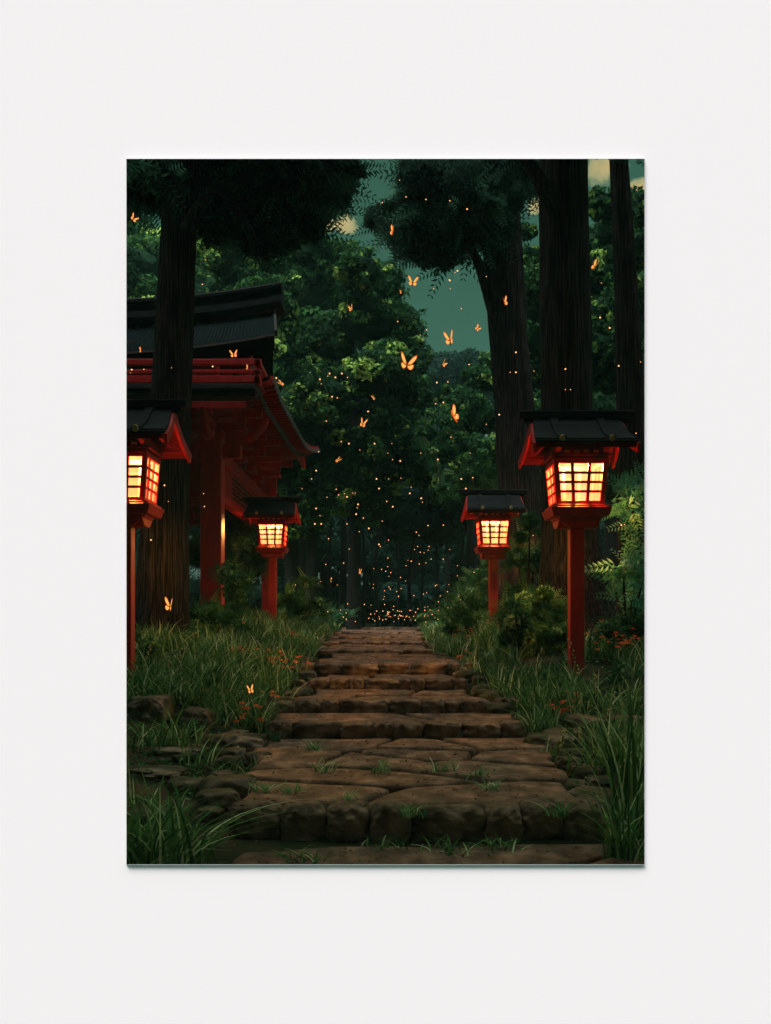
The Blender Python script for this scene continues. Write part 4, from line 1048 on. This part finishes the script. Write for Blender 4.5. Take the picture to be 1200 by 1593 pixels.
# flowers: little orange clusters
def flowers(px, py, wpx, n, label, seed, zup=.16):
    p = hit(px, py); r = np.random.default_rng(seed); s = wpx/F*p.y/2; e0 = empty('flower_cluster', p, label, 'flowers', 'small orange flowers in the grass')
    Pn = np.stack([r.normal(size=n)*s*.6, r.normal(size=n)*s*.5, zup+r.normal(size=n)*.05], -1)
    parts = []
    for q in range(5):
        a = q*2*np.pi/5; o = np.array([math.cos(a), math.sin(a)*.7, .2])*.013
        parts.append(leaves(Pn+o, np.array([0, -.6, .8])+.2*r.normal(size=Pn.shape), .040, .7, r))
    V, Fc, t = merge(parts); link('petals', np_mesh('petals', V, Fc, False, t), M['flower'], e0)
    V, Fc, t = blades(Pn[:, 0], Pn[:, 1], np.full(n, -.03), Pn[:, 2]+.03, .006, np.full(n, .05), r.uniform(0, 6, n), 3, r)
    link('stems', np_mesh('stems', V, Fc, False, t), M['grass'], e0)
for i, (a, b, w, n, l) in enumerate([(430,1045,80,44,'wide patch of orange flowers left of the fifth step'), (380,1032,40,14,'few orange flowers near the low gate bush'), (390,1140,40,12,'red orange flowers over the ledge rock'),
      (352,1100,40,8,'scattered orange flowers left of the third step'), (425,1110,40,9,'orange flowers beside the second step at left'), (970,1035,60,30,'patch of orange flowers at the right edge in the dark bush'),
      (935,1020,50,16,'orange flowers right of the lantern post'), (885,1105,40,8,'orange flowers at the lantern foot'), (800,1000,60,22,'orange flowers on the front of the rounded bush'),
      (735,1000,40,16,'orange flowers right of the seventh step'), (720,1040,26,8,'red flowers beside the fifth step at right'), (870,1125,40,12,'yellowish flowers on the rocks below the lantern'),
      (355,1000,50,12,'red flowers under the low gate bush'), (450,1000,40,16,'orange flowers by the small left lantern foot')]):
    flowers(a, b, w, n, l, 20+i, .16 if i not in (5, 6, 8) else .30)

# ================================================================ butterflies
def butterfly(px, py, wpx, Y, label, rz=0, tilt=.6, pose=0, first={}):
    p = P(px, py, Y); fold = (.55, .95, 1.2)[pose]
    if pose not in first:
        root = empty('butterfly', (0,0,0), '', 'butterfly', 'glowing butterflies')
        b = MB(); b.tube([(0,-.02,-.30),(0,-.02,-.1),(0,-.02,.06),(0,-.02,.16)], [.012,.032,.040,.020], 8); bd = b.build('body', M['bfbody'], root, smooth=True)
        an = MB()
        for s in (-1, 1): an.tube([(0,-.02,.15),(s*.06,-.03,.25),(s*.10,-.04,.30)], [.006,.005,.008], 5)
        an.build('antennae', M['bfbody'], bd)
        for s in (-1, 1):
            for nm, pl in (('forewing', [(0,.06),(.16,.28),(.34,.46),(.50,.52),(.54,.42),(.48,.26),(.34,.10),(.16,0)]), ('hindwing', [(0,.02),(.16,-.02),(.32,.04),(.42,-.04),(.40,-.18),(.28,-.28),(.15,-.22),(.05,-.10)])):
                def w3(u, v, d): return (s*u*math.cos(fold), -.02+d+abs(u)*math.sin(fold)*(-.55), v+abs(u)*.25)
                c = (sum(q[0] for q in pl)/8, sum(q[1] for q in pl)/8)
                m = MB(); m.add([w3(u, v, .006) for u, v in pl]+[w3(u, v, .014) for u, v in pl], [tuple(range(8)), tuple(range(15,7,-1))]+[(i,(i+1)%8,(i+1)%8+8,i+8) for i in range(8)])
                wg = m.build(nm, M['wing2'], root)
                m = MB(); sh = lambda q: (c[0]+(q[0]-c[0])*.78, c[1]+(q[1]-c[1])*.78)
                m.add([w3(*sh(q), 0) for q in pl]+[w3(*sh(q), .005) for q in pl], [tuple(range(8)), tuple(range(15,7,-1))]+[(i,(i+1)%8,(i+1)%8+8,i+8) for i in range(8)])
                m.build('wing_patch', M['wing'], wg)
        first[pose] = root; o = root
    else: o = copy_tree(first[pose])
    s = wpx/F*Y; o.location = p; o.scale = (s, s, s); o.rotation_euler = (0, tilt, rz); o['label'] = label
bf = [(633,569,28,9.0,'largest golden butterfly, wings raised, in the centre against the dark tree'), (701,531,24,9.5,'golden butterfly in the lower part of the sky patch'), (642,441,17,10,'small butterfly left in the sky patch'),
 (612,362,17,11,'butterfly against the dark hanging crown'), (785,472,16,10,'butterfly in front of the leaning trunk'), (925,416,18,9,'butterfly between the thick and slim trunks'),
 (705,650,34,8.5,'long orange butterfly flying sideways right of the centre'), (564,661,16,10,'butterfly low in the dark centre left of the path'), (547,481,11,12,'tiny butterfly on the lit leaves of the centre tree'),
 (524,717,12,11,'tiny butterfly above the path left of centre'), (265,945,24,9,'butterfly at the foot of the dark cedar by the left lantern'), (364,553,13,12,'small butterfly over the red balcony of the gate'),
 (220,546,10,11,'tiny butterfly at the left edge before the gate roof'), (207,341,13,10,'butterfly at the upper left edge'), (583,620,10,12,'tiny butterfly below the largest one'),
 (689,567,14,11,'butterfly at the lower rim of the sky patch'), (439,598,13,12,'butterfly beside the gate corner'), (386,573,9,12,'tiny butterfly above the gate brackets'), (390,1075,16,8,'orange butterfly over the grass left of the steps'),
 (743,512,10,10,'tiny butterfly at the right rim of the sky patch'), (560,891,10,11,'tiny butterfly above the fireflies'), (625,455,7,11,'speck like butterfly below the small sky butterfly')]
for i, (a, b, w, Y, l) in enumerate(bf):
    butterfly(a, b, w*1.05, Y, l, rz=[.3,-.5,.1,-1.1,.8,-.6,1.0,.2,-.9][i % 9], tilt=[.15,-.1,.1,.55,-.5,.75,-1.0,.3,-.2,.9][i % 10], pose=[0,1,0,2,1,2,2,1,0,2,1][i % 11])

# ================================================================ fireflies
def fireflies():
    V, Fc = blob(1, 1, 1, 2.0, 4, 0, 1); me = np_mesh('firefly', V, Fc, True); me.materials.append(M['fly'])
    r = np.random.default_rng(3)
    L = [(279,371),(315,442),(320,404),(430,588),(498,590),(510,585),(513,581),(522,587),(532,581),(541,587),(517,617),(525,619),(500,597),(708,424),(700,436),(712,421),(675,449),(701,449),(699,435),(718,480),
         (595,315),(663,310),(700,312),(727,325),(632,306),(622,280),(880,574),(888,606),(880,606),(803,548),(812,550),(803,579),(794,579),(831,577),(978,570),(963,569),(1001,563),(934,494),(949,510),(936,440),
         (757,430),(619,500),(664,513),(654,521),(680,595),(697,594),(730,567),(678,628),(690,626),(777,645),(757,660),(611,715),(623,717),(640,758),(648,828),(536,768),(549,767),(553,767),(540,773),(492,791),(498,802),
         (490,815),(500,815),(540,815),(574,822),(527,770),(460,910),(320,850),(338,895),(318,788),(317,768),(262,780),(256,755),(235,840),(248,880),(250,850),(237,870),(229,975),(236,965),(262,960),(205,575),(224,575),(200,580),
         (267,572),(300,567),(331,570),(840,716),(967,817),(972,816),(935,690),(990,674),(948,870),(942,933),(949,930),(842,830),(830,833),(725,760),(718,745),(702,680),(655,705),(610,690),(583,690),(560,700),(543,690),(531,687),(586,745),
         (508,655),(573,640),(556,790),(602,780),(590,760),(470,760),(485,745),(515,905),(690,817),(700,855),(690,870),(712,880),(645,855),(660,860),(668,850),(632,880),(640,873),(650,850),(605,745),(525,910),(499,905),(507,878)]
    for k in range(62): L.append((r.normal(612, 36), 968-abs(r.normal())*16))
    for k in range(56): L.append((r.normal(615, 60), 965-r.exponential(52)))
    for k in range(26): L.append((r.uniform(450, 760), r.uniform(700, 930)))
    L = L[:296]
    for (a, b) in L:
        Y = r.uniform(9, 22) if b < 850 else r.uniform(18, 30)
        a = min(max(a, 203), 997)
        s = r.choice([1.2, 1.6, 2.3])/F*Y if b < 850 else r.uniform(.9, 1.5)/F*Y
        o = bpy.data.objects.new('firefly', me); COL.objects.link(o); o.location = P(a, b, Y); o.scale = (s, s, s)
        tag(o, 'tiny glowing orange firefly hovering in the dark over the path and between the trees', 'firefly', 'fireflies')
fireflies()

# ================================================================ evening haze under the trees
def haze():
    m = bpy.data.materials.new('evening_haze'); m.use_nodes = True; t = m.node_tree; t.nodes.clear()
    o = N(t, 'ShaderNodeOutputMaterial'); v = N(t, 'ShaderNodeVolumePrincipled')
    v.inputs['Color'].default_value = (.36, .84, .66, 1); v.inputs['Density'].default_value = HAZE; v.inputs['Anisotropy'].default_value = .0
    t.links.new(v.outputs[0], o.inputs['Volume'])
    tag(MB().box(-1000, 1000, -6, 1600, -4, 60).build('haze', m), 'thin teal evening haze between the trees', 'haze', kind='stuff')
HAZE = .0010
haze()
